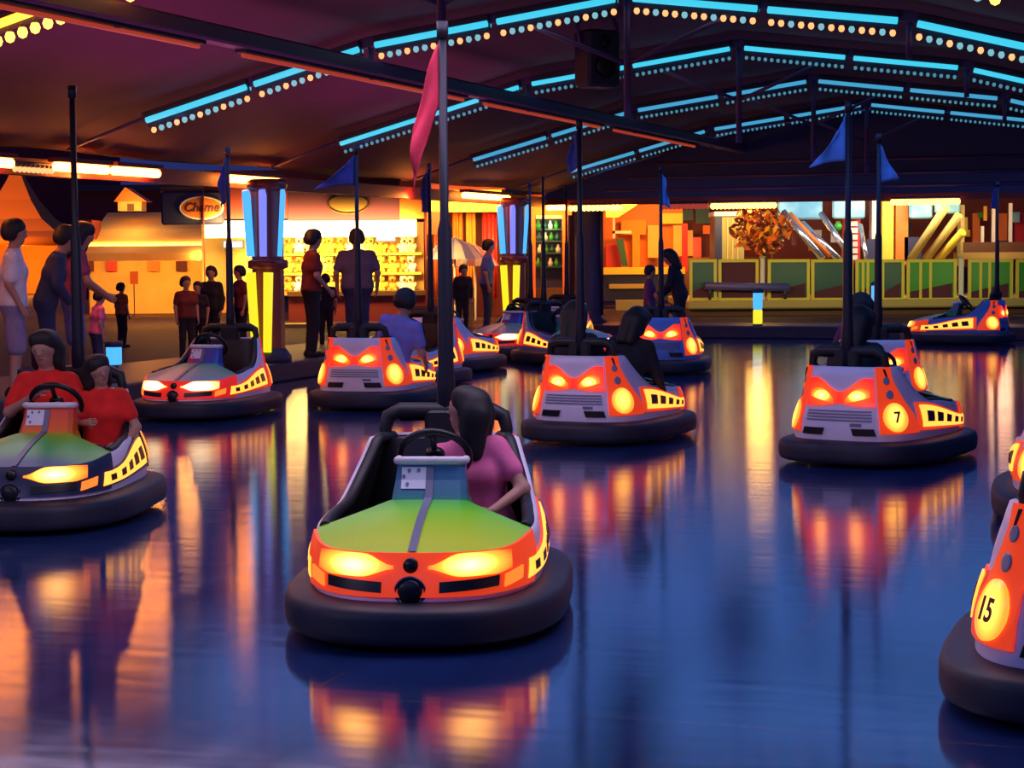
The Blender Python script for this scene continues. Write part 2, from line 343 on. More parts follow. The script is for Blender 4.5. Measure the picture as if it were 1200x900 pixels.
for e, nm in ((-1, 'left'),):
    t_ = TC + e * T1
    b = MB(); b.box((t_ - 0.09, 5, Z1 - 0.28), (t_ + 0.09, SL + 0.9, Z1 - 0.13), 0, 0.02); o = rink_obj(b.build('beam', M['beam'])); o['kind'] = 'structure'
# red strip lamp under the left beam
for i, (a, c) in enumerate(((11.2, 14.4), (15.1, 20.6), (21.2, 26.0), (26.6, 31.5))):
    tl = thing('strip_lamp', ['dim red strip lamp under the left roof beam, nearest the camera', 'dim red strip lamp under the left roof beam, second nearest the camera',
        'dim red strip lamp under the left roof beam, beyond the pink flag', 'dim red strip lamp under the left roof beam, the farthest one'][i], 'lamp', R(a, TC - T1 - 0.02, Z1 - 0.30), -PSI, 'red strip lamps under the left beam')
    b = MB(); b.box((-0.05, 0, -0.01), (0.05, c - a, 0.018)); b.build('housing', M['housing'], tl)
    b = MB(); b.tube([(0, 0.05, -0.03), (0, c - a - 0.05, -0.03)], 0.02, 8); b.build('tube', M['strip_red'], tl)

# ------------------------------------------------------------------ lit fixtures on the arches
bulb_meshes = {}
def bulb(parent, loc, m, r):
    key = (m, round(r, 3))
    if key not in bulb_meshes:
        b = MB(); b.ball((0, 0, -r * 0.3), r, 8, 0, (1, 1, 1.15)); b.tube([(0, 0, r * 0.6), (0, 0, r * 1.5)], r * 0.5, 6, 1)
        o = b.build('bulb', [M[m], M['housing']], parent); o.location = loc; bulb_meshes[key] = o; return o
    o = bulb_meshes[key].copy(); C.objects.link(o); o.parent = parent; o.location = loc
    return o
def fixture(A, B, label, group, tube_m, bulbs, nb, br, tr=0.035, gap=0.10):
    A, B = Vector(A), Vector(B)
    t = thing('light_batten', label, 'light', (A + B) / 2, 0, group); o = (A + B) / 2
    d = (B - A).normalized(); w = d.cross(Vector((0, 0, 1))).normalized(); n = w.cross(d).normalized()
    if n.z < 0: n = -n
    b = MB(); L = (B - A).length / 2
    v = [d * e1 * L + w * e2 * 0.05 + n * e3 for e1 in (-1, 1) for e2 in (-1, 1) for e3 in (0.035, 0.09)]
    b.add(v, [(0, 1, 3, 2), (4, 6, 7, 5), (0, 4, 5, 1), (2, 3, 7, 6), (0, 2, 6, 4), (1, 5, 7, 3)], 0, False)
    v = [d * e1 * L + w * e2 * 0.012 + n * e3 for e1 in (-1, 1) for e2 in (-1, 1) for e3 in (-gap + br, 0.04)]
    b.add([q for q in v], [(0, 1, 3, 2), (4, 6, 7, 5), (0, 4, 5, 1), (2, 3, 7, 6), (0, 2, 6, 4), (1, 5, 7, 3)], 0, False)
    b.build('housing', M['housing'], t)
    b = MB()
    for e in (-1, 1): b.tube([d * -L * 0.98 + w * e * 0.045, d * L * 0.98 + w * e * 0.045], tr, 8)
    b.build('tube', M[tube_m], t)
    for i in range(nb):
        bulb(t, d * (-L + 2 * L * (i + 0.5) / nb) - n * gap, bulbs[i % len(bulbs)], br)
    return t
ROWN = {-1: 'arch overhead', 0: 'nearest cyan roof arch', 1: 'second cyan roof arch', 2: 'third cyan roof arch', 3: 'farthest cyan roof arch'}
SEGN = ['lowest on its left slope', 'lower middle of its left slope', 'upper middle of its left slope', 'at its peak on the left', 'at its peak on the right', 'upper middle of its right slope', 'lower middle of its right slope', 'lowest on its right slope']
for k in (0, 1, 2, 3):
    s_ = ROWS[k] - 0.06
    pts = [(TC - T2, Z2), (TC - T1, Z1), (TC, Z0), (TC + T1, Z1), (TC + T2, Z2)]
    idx = 0
    for a, c in zip(pts, pts[1:]):
        for u0, u1 in ((0.03, 0.485), (0.515, 0.97)):
            A = R(s_, a[0] + (c[0] - a[0]) * u0, a[1] + (c[1] - a[1]) * u0); B = R(s_, a[0] + (c[0] - a[0]) * u1, a[1] + (c[1] - a[1]) * u1)
            inner = idx in (4, 5)
            bl = (['bulb_orange', 'bulb_orange', 'bulb_cyan'] if inner else ['bulb_orange', 'bulb_cyan', 'bulb_cyan']) if k == 0 else ['bulb_small']
            fixture(A, B, 'cyan tube light, %s, %s' % (ROWN[k], SEGN[idx]), 'tube lights on the roof arches',
                    'tube_cyan' if k < 2 else 'tube_blue', bl, 13 if k == 0 else 16, 0.03 if k == 0 else 0.022, 0.032 if k == 0 else 0.028)
            idx += 1
s_ = ROWS[-1] - 0.06
for (u0, u1, lab) in ((0.03, 0.5, 'lower'), (0.53, 0.97, 'upper')):
    a, c = (TC - T2, Z2), (TC - T1, Z1)
    A = R(s_, a[0] + (c[0] - a[0]) * u0, a[1] + (c[1] - a[1]) * u0); B = R(s_, a[0] + (c[0] - a[0]) * u1, a[1] + (c[1] - a[1]) * u1)
    fixture(A, B, 'yellow lit batten with big glowing bulbs at the top left of the ceiling, %s half' % lab, 'yellow battens at top left', 'tube_yellow', ['bulb_yellow'], 10, 0.042)
for k_, a, c, nm in ((-1, (TC - T1, Z1), (TC, Z0), 'nearer arch, left of its peak'), (-2, (TC - T2, Z2), (TC - T1, Z1), 'arch over the camera, left slope'), (-2, (TC - T1, Z1), (TC, Z0), 'arch over the camera, left of its peak')):  # battens out of view, added for orange reflections on the floor
    q_ = ROWS[k_] - 0.06
    for (u0, u1, lab) in ((0.03, 0.485, 'lower'), (0.515, 0.97, 'upper')):
        fixture(R(q_, a[0] + (c[0] - a[0]) * u0, a[1] + (c[1] - a[1]) * u0), R(q_, a[0] + (c[0] - a[0]) * u1, a[1] + (c[1] - a[1]) * u1), 'added unseen orange batten on the %s, %s half' % (nm, lab), 'yellow battens at top left', 'tube_yellow', ['bulb_yellow'], 9, 0.042)
for (u0, u1) in ((0.03, 0.5),):
    a, c = (TC + T1, Z1), (TC + T2, Z2)
    A = R(s_, a[0] + (c[0] - a[0]) * u0, a[1] + (c[1] - a[1]) * u0); B = R(s_, a[0] + (c[0] - a[0]) * u1, a[1] + (c[1] - a[1]) * u1)
    fixture(A, B, 'lit batten of orange bulbs at the very top right corner of the ceiling', 'tube lights on the roof arches', 'tube_cyan', ['bulb_yellow', 'bulb_cyan'], 11, 0.04)

# warm tubes and bulbs along the left eave and the far eave
def s_at(px, t):
    k = (px - 600) / FPX
    return -t * (math.cos(PSI) + k * math.sin(PSI)) / (math.sin(PSI) - k * math.cos(PSI))
EAVE = [(-60, 20, 'by the picture edge, above the peaked tent'), (68, 131, 'above the man in the white shirt'), (136, 190, 'above the orange stall'), (268, 330, 'above the first light pillar'), (545, 572, 'left of the second light pillar, near half'), (574, 598, 'left of the second light pillar, far half')]
for x0, x1, lab in EAVE:
    te = -11.4; a, c = s_at(x0, te), s_at(x1, te)
    t = thing('tube_lamp', 'bright warm tube lamp on the left eave, ' + lab, 'lamp', R((a + c) / 2, te, 2.54), -PSI, 'warm tube lamps on the left eave')
    L = (c - a) / 2
    b = MB(); b.box((-0.07, -L, 0.05), (0.07, L, 0.10)); b.build('housing', M['fascia'], t)
    b = MB(); b.tube([(0, -L + 0.03, 0), (0, L - 0.03, 0)], 0.05, 10); b.build('tube', M['tube_warm'], t)
def garland(name, label, A, B, n, m, r, drop=0.06):
    A, B = Vector(A), Vector(B); t = thing(name, label, 'lights', A)
    b = MB(); b.tube([(0, 0, drop), (B - A) + Vector((0, 0, drop))], 0.018, 6); b.build('cable', M['housing'], t)
    for i in range(n): bulb(t, (B - A) * ((i + 0.5) / n), m, r)
garland('bulb_garland', 'row of small red bulbs along the eave over the peaked tent', R(s_at(20, -11.45), -11.45, 2.5), R(s_at(68, -11.45), -11.45, 2.5), 9, 'bulb_orange', 0.03)
def far(px, t=None, s_=SL + 0.85):
    k = (px - 600) / FPX; return s_ * (k * math.cos(PSI) - math.sin(PSI)) / (math.cos(PSI) + k * math.sin(PSI))
garland('bulb_garland', 'row of warm bulbs at the left end of the far eave', R(SL + 0.85, far(668), 2.42), R(SL + 0.85, far(730), 2.42), 12, 'bulb_warm', 0.055)
t = thing('tube_lamp', 'short bright tube lamp on the far eave, right of the second light pillar', 'lamp', R(SL + 0.85, far(653), 2.42), -PSI, 'warm tube lamps on the left eave')
b = MB(); b.box((-0.19, -0.07, 0.05), (0.19, 0.07, 0.10)); b.build('housing', M['fascia'], t); b = MB(); b.tube([(-0.18, 0, 0), (0.18, 0, 0)], 0.05, 10); b.build('tube', M['tube_warm'], t)
garland('bulb_garland', 'row of dim red bulbs on the far eave beside the blue flag', R(SL + 0.85, far(775), 2.42), R(SL + 0.85, far(832), 2.42), 12, 'strip_red', 0.05)
garland('bulb_garland', 'row of bright warm bulbs on the far eave left of the blue ride panels', R(SL + 0.85, far(834), 2.42), R(SL + 0.85, far(910), 2.42), 16, 'bulb_warm', 0.055)
garland('bulb_garland', 'row of bright warm bulbs on the far eave above the ride', R(SL + 0.85, far(1044), 2.44), R(SL + 0.85, far(1124), 2.44), 17, 'bulb_warm', 0.055)

# ------------------------------------------------------------------ the bumper car
CA, CB = 0.490, 0.82                     # half width and half length of the shell at its foot
def plan(phi):
    s, c = math.sin(phi), math.cos(phi); n = 2.7 if c > 0 else 3.8
    return math.copysign(abs(s) ** (2 / n), s) * CA, math.copysign(abs(c) ** (2 / n), c) * CB
NP = 4000
_ph = np.linspace(-PI, PI, NP + 1)
_pl = np.array([plan(p) for p in _ph]); _pl[0] = (0, -CB); _pl[-1] = (0, -CB)
_al = np.concatenate([[0], np.cumsum(np.hypot(*np.diff(_pl, axis=0).T))]); PER = _al[-1]; _al -= PER / 2
def foot(a):                              # a: arc length from the middle of the nose, positive to the driver's right
    a = (a + PER / 2) % PER - PER / 2
    return np.interp(a, _al, _pl[:, 0]), np.interp(a, _al, _pl[:, 1])
def surf(a, z, off=0.0):
    x0, y0 = foot(a); e = 0.004; x1, y1 = foot(a - e); x2, y2 = foot(a + e)
    tx, ty = x2 - x1, y2 - y1; L = math.hypot(tx, ty) or 1; nx, ny = ty / L, -tx / L
    if nx * x0 + ny * y0 < 0: nx, ny = -nx, -ny
    q = z - 0.19
    bulge = 0.02 * math.sin(min(1, max(0, q / 0.28)) * PI)
    kx = 0.10 if y0 > 0.2 else 0.10 + 0.14 * min(1, (0.2 - y0) / 0.7)
    x = x0 * (1 - kx * q / 0.6)
    y = y0 * (1 - 0.62 * q) if y0 > 0 else y0 * (1 - 0.12 * q)
    return Vector((x + nx * (off + bulge), y + ny * (off + bulge), z))
def a_at_y(y, side=1):
    aa = np.linspace(0, PER / 2, 1500); ys = np.array([foot(v)[1] for v in aa[::5]]); return side * np.interp(-y, -ys, aa[::5])
def a_at_x_front(x): aa = np.linspace(0, 0.9, 200); return np.interp(x, [foot(v)[0] for v in aa], aa)
def a_at_x_rear(x, side=1):
    aa = np.linspace(0, 0.75, 200); xs = [abs(foot(PER / 2 - v)[0]) for v in aa]; return side * (PER / 2 - np.interp(x, xs, aa))
def sm(x): x = min(1, max(0, x)); return x * x * (3 - 2 * x)
def rim(a):
    y = foot(a)[1]
    if y < -0.58: return 0.73
    if y < -0.12: return 0.73 - 0.275 * (1 - (1 - (y + 0.58) / 0.46) ** 1.9)
    if y < 0.36: return 0.455 - 0.035 * sm((y + 0.12) / 0.48)
    return 0.42 - 0.04 * sm((y - 0.36) / 0.35)
def patch(mb, f, nu, nv, off, mi=0, base=0.0):
    """raised panel on the shell: f(u,v) -> (a,z); the edge is skirted down to the shell"""
    g = [[surf(*f(i / nu, j / nv), off) for j in range(nv + 1)] for i in range(nu + 1)]
    mb.grid(g, mi)
    edge = [(i, 0) for i in range(nu + 1)] + [(nu, j) for j in range(1, nv + 1)] + [(i, nv) for i in range(nu - 1, -1, -1)] + [(0, j) for j in range(nv - 1, 0, -1)]
    top = [g[i][j] for i, j in edge]; bot = [surf(*f(i / nu, j / nv), base) for i, j in edge]
    mb.grid([[t, q] for t, q in zip(top, bot)], mi, False, True)
def disc_patch(mb, a0, z0, ra, rz, off, mi=0, n=24, base=0.0):
    rings = []
    for r in (0.001, 0.35, 0.7, 1.0): rings.append([surf(a0 + ra * r * math.cos(2 * PI * k / n), z0 + rz * r * math.sin(2 * PI * k / n), off) for k in range(n + 1)])
    rings.append([surf(a0 + ra * math.cos(2 * PI * k / n), z0 + rz * math.sin(2 * PI * k / n), base) for k in range(n + 1)])
    mb.grid(rings, mi)

def make_car():
    root = thing('bumper_car', 'bumper car', 'bumper car')
    # rubber bumper ring
    b = MB(); n = 72; prof = [(-0.10, 0.03), (0.075, 0.03), (0.105, 0.045), (0.114, 0.075), (0.114, 0.135), (0.106, 0.165), (0.085, 0.180), (0.0, 0.195), (-0.08, 0.20), (-0.10, 0.19)]
    ring = []
    for i in range(n):
        a = -PER / 2 + PER * i / n; x0, y0 = foot(a); e = 0.02; x1, y1 = foot(a - e); x2, y2 = foot(a + e)
        tx, ty = x2 - x1, y2 - y1; L = math.hypot(tx, ty); nx, ny = ty / L, -tx / L
        if nx * x0 + ny * y0 < 0: nx, ny = -nx, -ny
        ring.append([(x0 + nx * (d + 0.012), y0 + ny * (d + 0.012), z) for d, z in prof])
    b.grid(ring, 0, True, True); bumper = b.build('bumper', M['rubber'], root)
    b = MB()
    ring = []
    for i in range(n):
        a = -PER / 2 + PER * i / n; p = surf(a, 0.205, -0.06); q = surf(a, 0.02, -0.18)
        ring.append([(p.x, p.y, 0.10), (p.x * 0.93, p.y * 0.93, 0.02)])
    b.grid(ring, 0, True, True); b.add([(r[1][0], r[1][1], 0.02) for r in ring], [tuple(range(n))], 0, False); b.build('undertray', M['black_plastic'], root)
    # shell
    b = MB(); n = 120; g = []
    for i in range(n):
        a = -PER / 2 + PER * i / n; r = rim(a); g.append([surf(a, 0.185 + (r - 0.185) * j / 7) for j in range(8)] + [surf(a, r + 0.006, -0.018), surf(a, r - 0.01, -0.034)])
    b.grid(g, 0, True, True); shell = b.build('shell', M['shell'], root)
    # rear panel ribs, exhaust slots and plate on the shell
    for z in (0.345, 0.367, 0.389, 0.411):
        b = MB(); w = 0.27
        patch(b, lambda u, v: (PER / 2 - w + 2 * w * u, z - 0.005 + 0.010 * v), 14, 1, 0.006); b.build('vent', M['strip_grey'], shell)
    for e in (-1, 1):
        b = MB(); c = PER / 2 + e * 0.21
        patch(b, lambda u, v: (c - 0.085 + 0.17 * u - e * 0.015 * v, 0.235 + 0.052 * v), 8, 2, 0.01); b.build('exhaust_slot', M['black_plastic'], shell)
    b = MB(); patch(b, lambda u, v: (PER / 2 - 0.10 - 0.09 * u, 0.302 + 0.022 * v), 4, 1, 0.005); b.build('maker_plate', M['strip_grey'], shell)
    # cockpit tub
    b = MB(); g = []
    for i in range(n):
        a = -PER / 2 + PER * i / n; r = rim(a); g.append([surf(a, r - 0.004, -0.034)] + [surf(a, 0.20 + (r - 0.22) * (1 - j / 4), -0.05) for j in range(5)])
    b.grid(g, 0, True, True); b.add([r[-1] for r in g], [tuple(range(n))], 0, False); b.build('cockpit_tub', M['black'], root)
    a0 = float(a_at_y(0.34)); a1 = float(a_at_y(-0.74))
    for e in (-1, 1):
        b = MB(); pts = [surf(e * (a0 + (a1 - a0) * i / 28), rim(e * (a0 + (a1 - a0) * i / 28)) - 0.008 * i / 28, -0.036 - 0.012 * i / 28) for i in range(29)]
        b.tube(pts, 0.028, 10); b.build('rim_padding', M['black'], root)
    # nose with headlights, grilles and badges
    af = float(a_at_y(0.40)); zl = 0.215
    b = MB(); patch(b, lambda u, v: (-af + 2 * af * u, zl + (rim(-af + 2 * af * u) + 0.004 - zl) * v), 40, 8, 0.014)
    nose = b.build('nose', M['orange_panel'], root)
    for e in (-1, 1):
        b = MB()
        def fh(u, v, e=e):
            t = sm(u / 0.35) ; lo = 0.325 - 0.032 * t + 0.015 * sm((u - .75) / .3); hi = 0.336 + 0.045 * t - 0.004 * sm((u - 0.75) / 0.25)
            return e * (0.07 + 0.36 * u), lo + (hi - lo) * v
        patch(b, fh, 16, 5, 0.026); b.build('headlight', M['headlight'], nose)
        b = MB(); patch(b, lambda u, v: (e * (0.115 + 0.25 * u), 0.232 + 0.042 * v + 0.012 * u), 10, 2, 0.02); b.build('grille', M['black_plastic'], nose)
        b = MB(); patch(b, lambda u, v: (e * (0.40 + 0.12 * u), 0.235 + 0.05 * v + 0.02 * u), 5, 2, 0.022); b.build('indicator', M['amber'], nose)
    b = MB(); c = surf(0, 0.235, 0.0)
    b.lathe([(0.0001, -0.036), (0.042, -0.034), (0.052, -0.022), (0.056, 0.02)], (c.x, c.y - 0.01, c.z), 24, 0, 'y'); b.lathe([(0.062, 0.0), (0.066, -0.018), (0.058, -0.024), (0.054, -0.018)], (c.x, c.y - 0.01, c.z), 24, 1, 'y')
    b.v = [(x, 2 * (c.y - 0.01) - y, z) for x, y, z in b.v]
    b.v = [(x, 2 * (c.y - 0.01) - y, z) for x, y, z in b.v]
    b.build('front_knob', [M['black_plastic'], M['navy_panel']], nose)
    b = MB(); c = surf(0, 0.338, 0.0); b.lathe([(0.030, -0.03), (0.030, 0.028), (0.024, 0.036), (0.0001, 0.037)][::-1], (c.x, c.y, c.z), 20, 0, 'y')
    b.v = [(x, 2 * c.y - y, z) for x, y, z in b.v]
    b.v = [(x, 2 * c.y - y, z) for x, y, z in b.v]
    b.build('badge', M['black_plastic'], nose)
    # hood
    ah = float(a_at_y(0.36)); g = []
    for i in range(33):
        u = i / 32; a = -ah + 2 * ah * u; p = surf(a, rim(a) + 0.004, 0.0); q = Vector((0.172 * max(-1, min(1, (2 * u - 1) * 1.25)), 0.13, 0.505)); row = []
        for j in range(11):
            v = j / 10; w = p.lerp(q, v); w.z += 0.02 * math.sin(PI * min(1, v * 0.9)) * (1 - abs(2 * u - 1) ** 3) + 0.010 * v; row.append(w)
        g.append(row)
    b = MB(); b.grid(g); hood = b.build('hood', M['hood_green'], root)
    # dash tower
    b = MB(); lev = [(0.475, 0.185, 0.165, 0.03), (0.52, 0.165, 0.125, 0.02), (0.60, 0.155, 0.062, 0.0), (0.672, 0.148, 0.03, -0.02)]
    loop = [[(-w, yb - 0.06, z), (-w, yf - 0.03, z), (-w * 0.86, yf, z), (w * 0.86, yf, z), (w, yf - 0.03, z), (w, yb - 0.06, z)] for z, w, yf, yb in lev]
    b.grid([list(x) for x in zip(*loop)], 0, False, True); b.add(loop[-1], [tuple(range(6))], 0, False)
    dash = b.build('dashboard', M['dash_blue'], root)
    b = MB(); b.tube([(-0.150, -0.05, 0.678), (-0.148, 0.012, 0.680), (-0.12, 0.034, 0.682), (0.12, 0.034, 0.682), (0.148, 0.012, 0.680), (0.150, -0.05, 0.678)], 0.019, 10); b.build('dash_rail', M['white'], dash)
    def dash_pt(x, z, off=0.004):
        for (z0, w0, y0, _), (z1, w1, y1, __) in zip(lev, lev[1:]):
            if z <= z1 + 1e-6: return Vector((x, y0 + (y1 - y0) * (z - z0) / (z1 - z0) + off, z))
        return Vector((x, lev[-1][2] + off, z))
    # seen from the front the card is on the left: the car's right
    b = MB(); b.grid([[dash_pt(x, z, 0.006) for z in (0.565, 0.60, 0.655)] for x in (0.125, 0.015)], 0, False)
    for (x, z) in ((0.115, 0.615), (0.098, 0.583), (0.092, 0.640), (0.05, 0.642)):
        p = [dash_pt(x + 0.008 * math.cos(2 * PI * k / 8), z + 0.009 * math.sin(2 * PI * k / 8), 0.0085) for k in range(8)]; b.add(p, [tuple(range(8))], 1, False)
    card = b.build('number_card', [M['card'], M['strip_grey']], dash)
    b = MB(); cs = [dash_pt(0, 0.655, 0.008), dash_pt(0, 0.60, 0.008), dash_pt(0, 0.53, 0.009)] + [g[16][j] + Vector((0, 0.004, 0.006)) for j in range(9, -1, -1)]
    b.grid([[p + Vector((-0.017, 0, 0)), p + Vector((0.017, 0, 0))] for p in cs], 0, False); b.build('centre_strip', M['strip_grey'], hood)
    # steering wheel
    c = Vector((0, -0.15, 0.685)); ax = Vector((0, -0.75, 0.66)).normalized(); ex = Vector((1, 0, 0)); ey = ax.cross(ex)
    b = MB(); b.tube([c + ex * 0.155 * math.cos(2 * PI * k / 28) + ey * 0.155 * math.sin(2 * PI * k / 28) for k in range(28)], 0.017, 8, 0, True)
    for t in (PI * 0.5, PI * 1.17, PI * 1.83): b.tube([c, c + ex * 0.155 * math.cos(t) + ey * 0.155 * math.sin(t)], 0.014, 8)
    b.tube([c - ax * 0.02, c + ax * 0.015], 0.045, 14); wheel = b.build('steering_wheel', M['black_plastic'], root)
    b = MB(); b.tube([c, Vector((0, -0.02, 0.58))], 0.022, 10); b.build('steering_column', M['black_plastic'], wheel)
    # seat, backrest, head bar
    b = MB(); b.box((-0.36, -0.58, 0.20), (0.36, -0.10, 0.31), 0, 0.03); b.build('seat', M['black'], root, bevel=0.015)
    b = MB(); secs = []
    for z, y, w in ((0.26, -0.54, 0.345), (0.42, -0.56, 0.35), (0.56, -0.585, 0.345), (0.67, -0.605, 0.325), (0.72, -0.615, 0.31)):
        secs.append([(-w, y - 0.09, z), (-w, y, z), (-w * 0.5, y + 0.035, z), (0, y + 0.015, z), (w * 0.5, y + 0.035, z), (w, y, z), (w, y - 0.09, z)])
    b.grid([list(x) for x in zip(*secs)], 0, True, True); b.add(secs[-1], [tuple(range(7))], 0, False); b.build('backrest', M['black'], root)
    b = MB(); pts = [(-0.275, -0.63, 0.66), (-0.29, -0.635, 0.76), (-0.275, -0.645, 0.82), (-0.22, -0.65, 0.845), (0.22, -0.65, 0.845), (0.275, -0.645, 0.82), (0.29, -0.635, 0.76), (0.275, -0.63, 0.66)]
    b.tube(pts, [0.028, 0.03, 0.036, 0.04, 0.04, 0.036, 0.03, 0.028], 12); b.box((-0.10, -0.70, 0.62), (0.10, -0.60, 0.86), 0, 0.02); b.box((-0.24, -0.68, 0.80), (0.24, -0.62, 0.868), 0, 0.025)
    b.build('head_bar', M['black'], root)
    # tail lights
    for e in (-1, 1):
        b = MB(); top = lambda u: 0.552 + 0.102 * sm(u * 1.25) - 0.012 * max(0, u - 0.7); bot = lambda u: 0.447 + 0.022 * (1 - u) - 0.008 * math.sin(PI * u)
        patch(b, lambda u, v: (e * (PER / 2) - e * (0.004 + 0.298 * u), bot(u) + (top(u) - bot(u)) * v), 18, 6, 0.012)
        tl = b.build('tail_light', M['tail'], root)
        b = MB(); patch(b, lambda u, v: (e * (PER / 2) - e * (0.05 + 0.215 * u), 0.464 + 0.052 * u + (0.022 + 0.062 * math.sin(PI * min(1, u * 0.8 + 0.05))) * v), 14, 4, 0.020, base=0.01)
        b.build('bulb', M['tail_bulb'], tl)
    # rear corner pods with the number disc, and the lit side strips
    ar = float(a_at_x_rear(0.315)); 
    for e in (-1, 1):
        b = MB()
        def fp(u, v, e=e):
            z = 0.25 + 0.484 * v; yf = -0.46 - 0.22 * sm(v * 1.1); af_ = float(a_at_y(yf)); return e * (ar + (af_ - ar) * u), z
        patch(b, fp, 8, 12, 0.014); pod = b.build('corner_pod', M['orange_panel'], root)
        a_c = ar - 0.125
        b = MB(); disc_patch(b, e * a_c, 0.37, 0.098, 0.105, 0.026); b.build('number_disc', M['disc'], pod)
        for z, r_, da in ((0.535, 0.032, 0.10), (0.635, 0.028, 0.082)):
            b = MB(); disc_patch(b, e * (ar - da), z, r_, r_ * 1.05, 0.02, n=14); b.build('reflector', M['grey_hole'], pod)
        y0_, y1_ = -0.40, 0.50; s0_, s1_ = float(a_at_y(y0_)), float(a_at_y(y1_))
        def fs(u, v, e=e, g_=0.0):
            lo = 0.285 - 0.045 * u; hi = 0.445 - 0.125 * sm(u * 1.05); return e * (s0_ + (s1_ - s0_) * u), lo + (hi - lo) * v
        b = MB(); patch(b, lambda u, v: fs(-0.06 + u * 1.08, -0.16 + 1.28 * v), 16, 3, 0.010); band = b.build('side_band', M['orange_panel'], root)
        b = MB(); patch(b, fs, 16, 3, 0.018); strip = b.build('side_strip', M['strip_lit'], band)
        for k in range(5):
            u0 = 0.07 + 0.19 * k; wd = 0.125 - 0.012 * k; b = MB()
            patch(b, lambda u, v: fs(u0 + wd * u + 0.02 * v, 0.24 + 0.50 * v), 3, 2, 0.022, base=0.018); b.build('window', M['black_plastic'], band)
    # pick-up pole
    b = MB(); b.tube([(0, -0.66, 0.70), (0, -0.66, 0.98), (0, -0.66, 1.05), (0, -0.66, 1.7), (0, -0.66, 1.75), (0, -0.66, 2.62)], [0.046, 0.044, 0.038, 0.034, 0.022, 0.019], 12); b.tube([(0, -0.66, 2.60), (0, -0.66, 2.68)], 0.028, 10)
    pole = b.build('pole', M['steel'], root)
    return root
def flag(pole, m, w, h, drop, ang, heading, top=2.58, tri=0.0):
    """cloth hanging from the pole top; ang is the world direction of its fly"""
    la = ang + heading; g = []; d = Vector((math.cos(la), math.sin(la), 0)); n = Vector((-d.y, d.x, 0))
    for i in range(11):
        u = i / 10; row = []
        for j in range(13):
            v = j / 12; f = 1 - tri * (1 - v) 
            wv = 0.035 * math.sin(u * 7 + v * 3) * u + 0.02 * math.sin(v * 9 + u * 4) * u
            row.append(Vector((0, -0.66, top)) + d * (0.02 + w * u * f) + n * wv - Vector((0, 0, 1)) * (h * v * (1 - 0.35 * tri * u) + drop * u ** 1.3))
        g.append(row)
    b = MB(); b.grid(g); return b.build('flag', M[m], pole, solid=0.004)

proto = make_car()
cars = {}
def place_car(key, label, X, Y, head, repl=None, fl=None):
    r = proto if not cars else copy_tree(proto)
    a = math.radians(head)
    r.location = (X, Y, 0); r.rotation_euler = (0, 0, -a); r['label'] = label; r['group'] = 'bumper cars on the rink'
    cars[key] = r; r['_h'] = a
    return r
def SW(**k): return {M[a].name: M[b_] for a, b_ in k.items()}
LEFTC = SW(hood_green='hood_bluegreen', orange_panel='navy_panel', dash_blue='dash_orange')
TEAL = SW(hood_green='hood_teal', dash_blue='dash_red', orange_panel='red_panel', headlight='headlight_white')
BLUE = SW(shell='blue_shell')
SPEC = [
    ('main', 'lime green bumper car with orange nose and glowing headlights, nearest the middle', -0.36, 8.46, 184, None, ('flag_pink', 0.13, 0.30, 0.40, 2.9, 0.0)),
    ('left', 'dark nosed bumper car carrying two children in red shirts', -2.84, 11.75, 183, None, None),
    ('teal', 'empty bumper car with teal hood and red nose before the yellow light pillar', -3.05, 19.1, 194, None, ('flag_navy', 0.10, 0.45, 0.10, 2.4, 0.3)),
    ('grey', 'bumper car seen from behind with a driver in a lavender shirt', -1.39, 20.2, 15, None, ('flag_navy', 0.42, 0.30, 0.12, 3.4, 0.75)),
    ('mid', 'bumper car with angry red tail lights in mid rink, two dark riders aboard', 0.87, 16.5, 27, None, ('flag_navy', 0.10, 0.30, 0.12, 2.6, 0.4)),
    ('back', 'blue backed bumper car with red tail lights seen straight from behind, far back', 2.02, 25.4, 8, None, ('flag_blue', 0.10, 0.40, 0.10, 0.2, 0.4)),
    ('seven', 'bumper car with number 7 on its glowing disc, right of the middle', 2.85, 14.72, 34, None, ('flag_blue', 0.27, 0.34, 0.14, 3.2, 0.8)),
    ('behind', 'bumper car half hidden beyond the number 7 car', 3.54, 18.9, 5, None, ('flag_blue', 0.17, 0.36, 0.08, -0.1, 0.85)),
    ('far', 'blue bumper car seen from its side beside the far right kerb', 7.45, 32.1, -62, None, ('flag_navy', 0.1, 0.35, 0.05, 2.8, 0.5)),
    ('fifteen', 'bumper car with number 15 on its glowing disc, cut by the right picture edge', 2.235, 6.98, 20, None, None),
    ('edge', 'bumper car almost out of the picture beyond the number 15 car', 3.52, 11.5, 15, None, None),
    ('five', 'lavender bumper car with a yellow disc behind the pink flag pole', -0.80, 26.0, 24, None, None),
    ('six', 'bumper car with green hood and red dash left of the second light pillar foot', 0.02, 29.2, 205, None, None),
    ('hid', 'bumper car showing only its lit side strip right of the lavender shirt driver', -1.27, 23.0, 205, None, ('flag_navy', 0.09, 0.5, 0.05, 2.8, 0.3)),
    ('eight', 'farthest bumper car, its red dash peeping out below the second light pillar', 0.75, 31.3, 195, None, None),
    ('nine', 'far bumper car with blue dash, green hood and white headlight behind the dark riders', 0.80, 27.3, 150, None, None),
]
for key, lab, X, Y, hd, _, fl in SPEC: place_car(key, lab, X, Y, hd)
for key, lab, X, Y, hd, _, fl in SPEC:
    if fl:
        p = [c for c in cars[key].children if c.name.split('.')[0] == 'pole'][0]
        flag(p, fl[0], fl[1], fl[2], fl[3], fl[4], math.radians(hd), tri=fl[5])
swap(cars['left'], LEFTC); swap(cars['far'], SW(hood_green='hood_teal'))
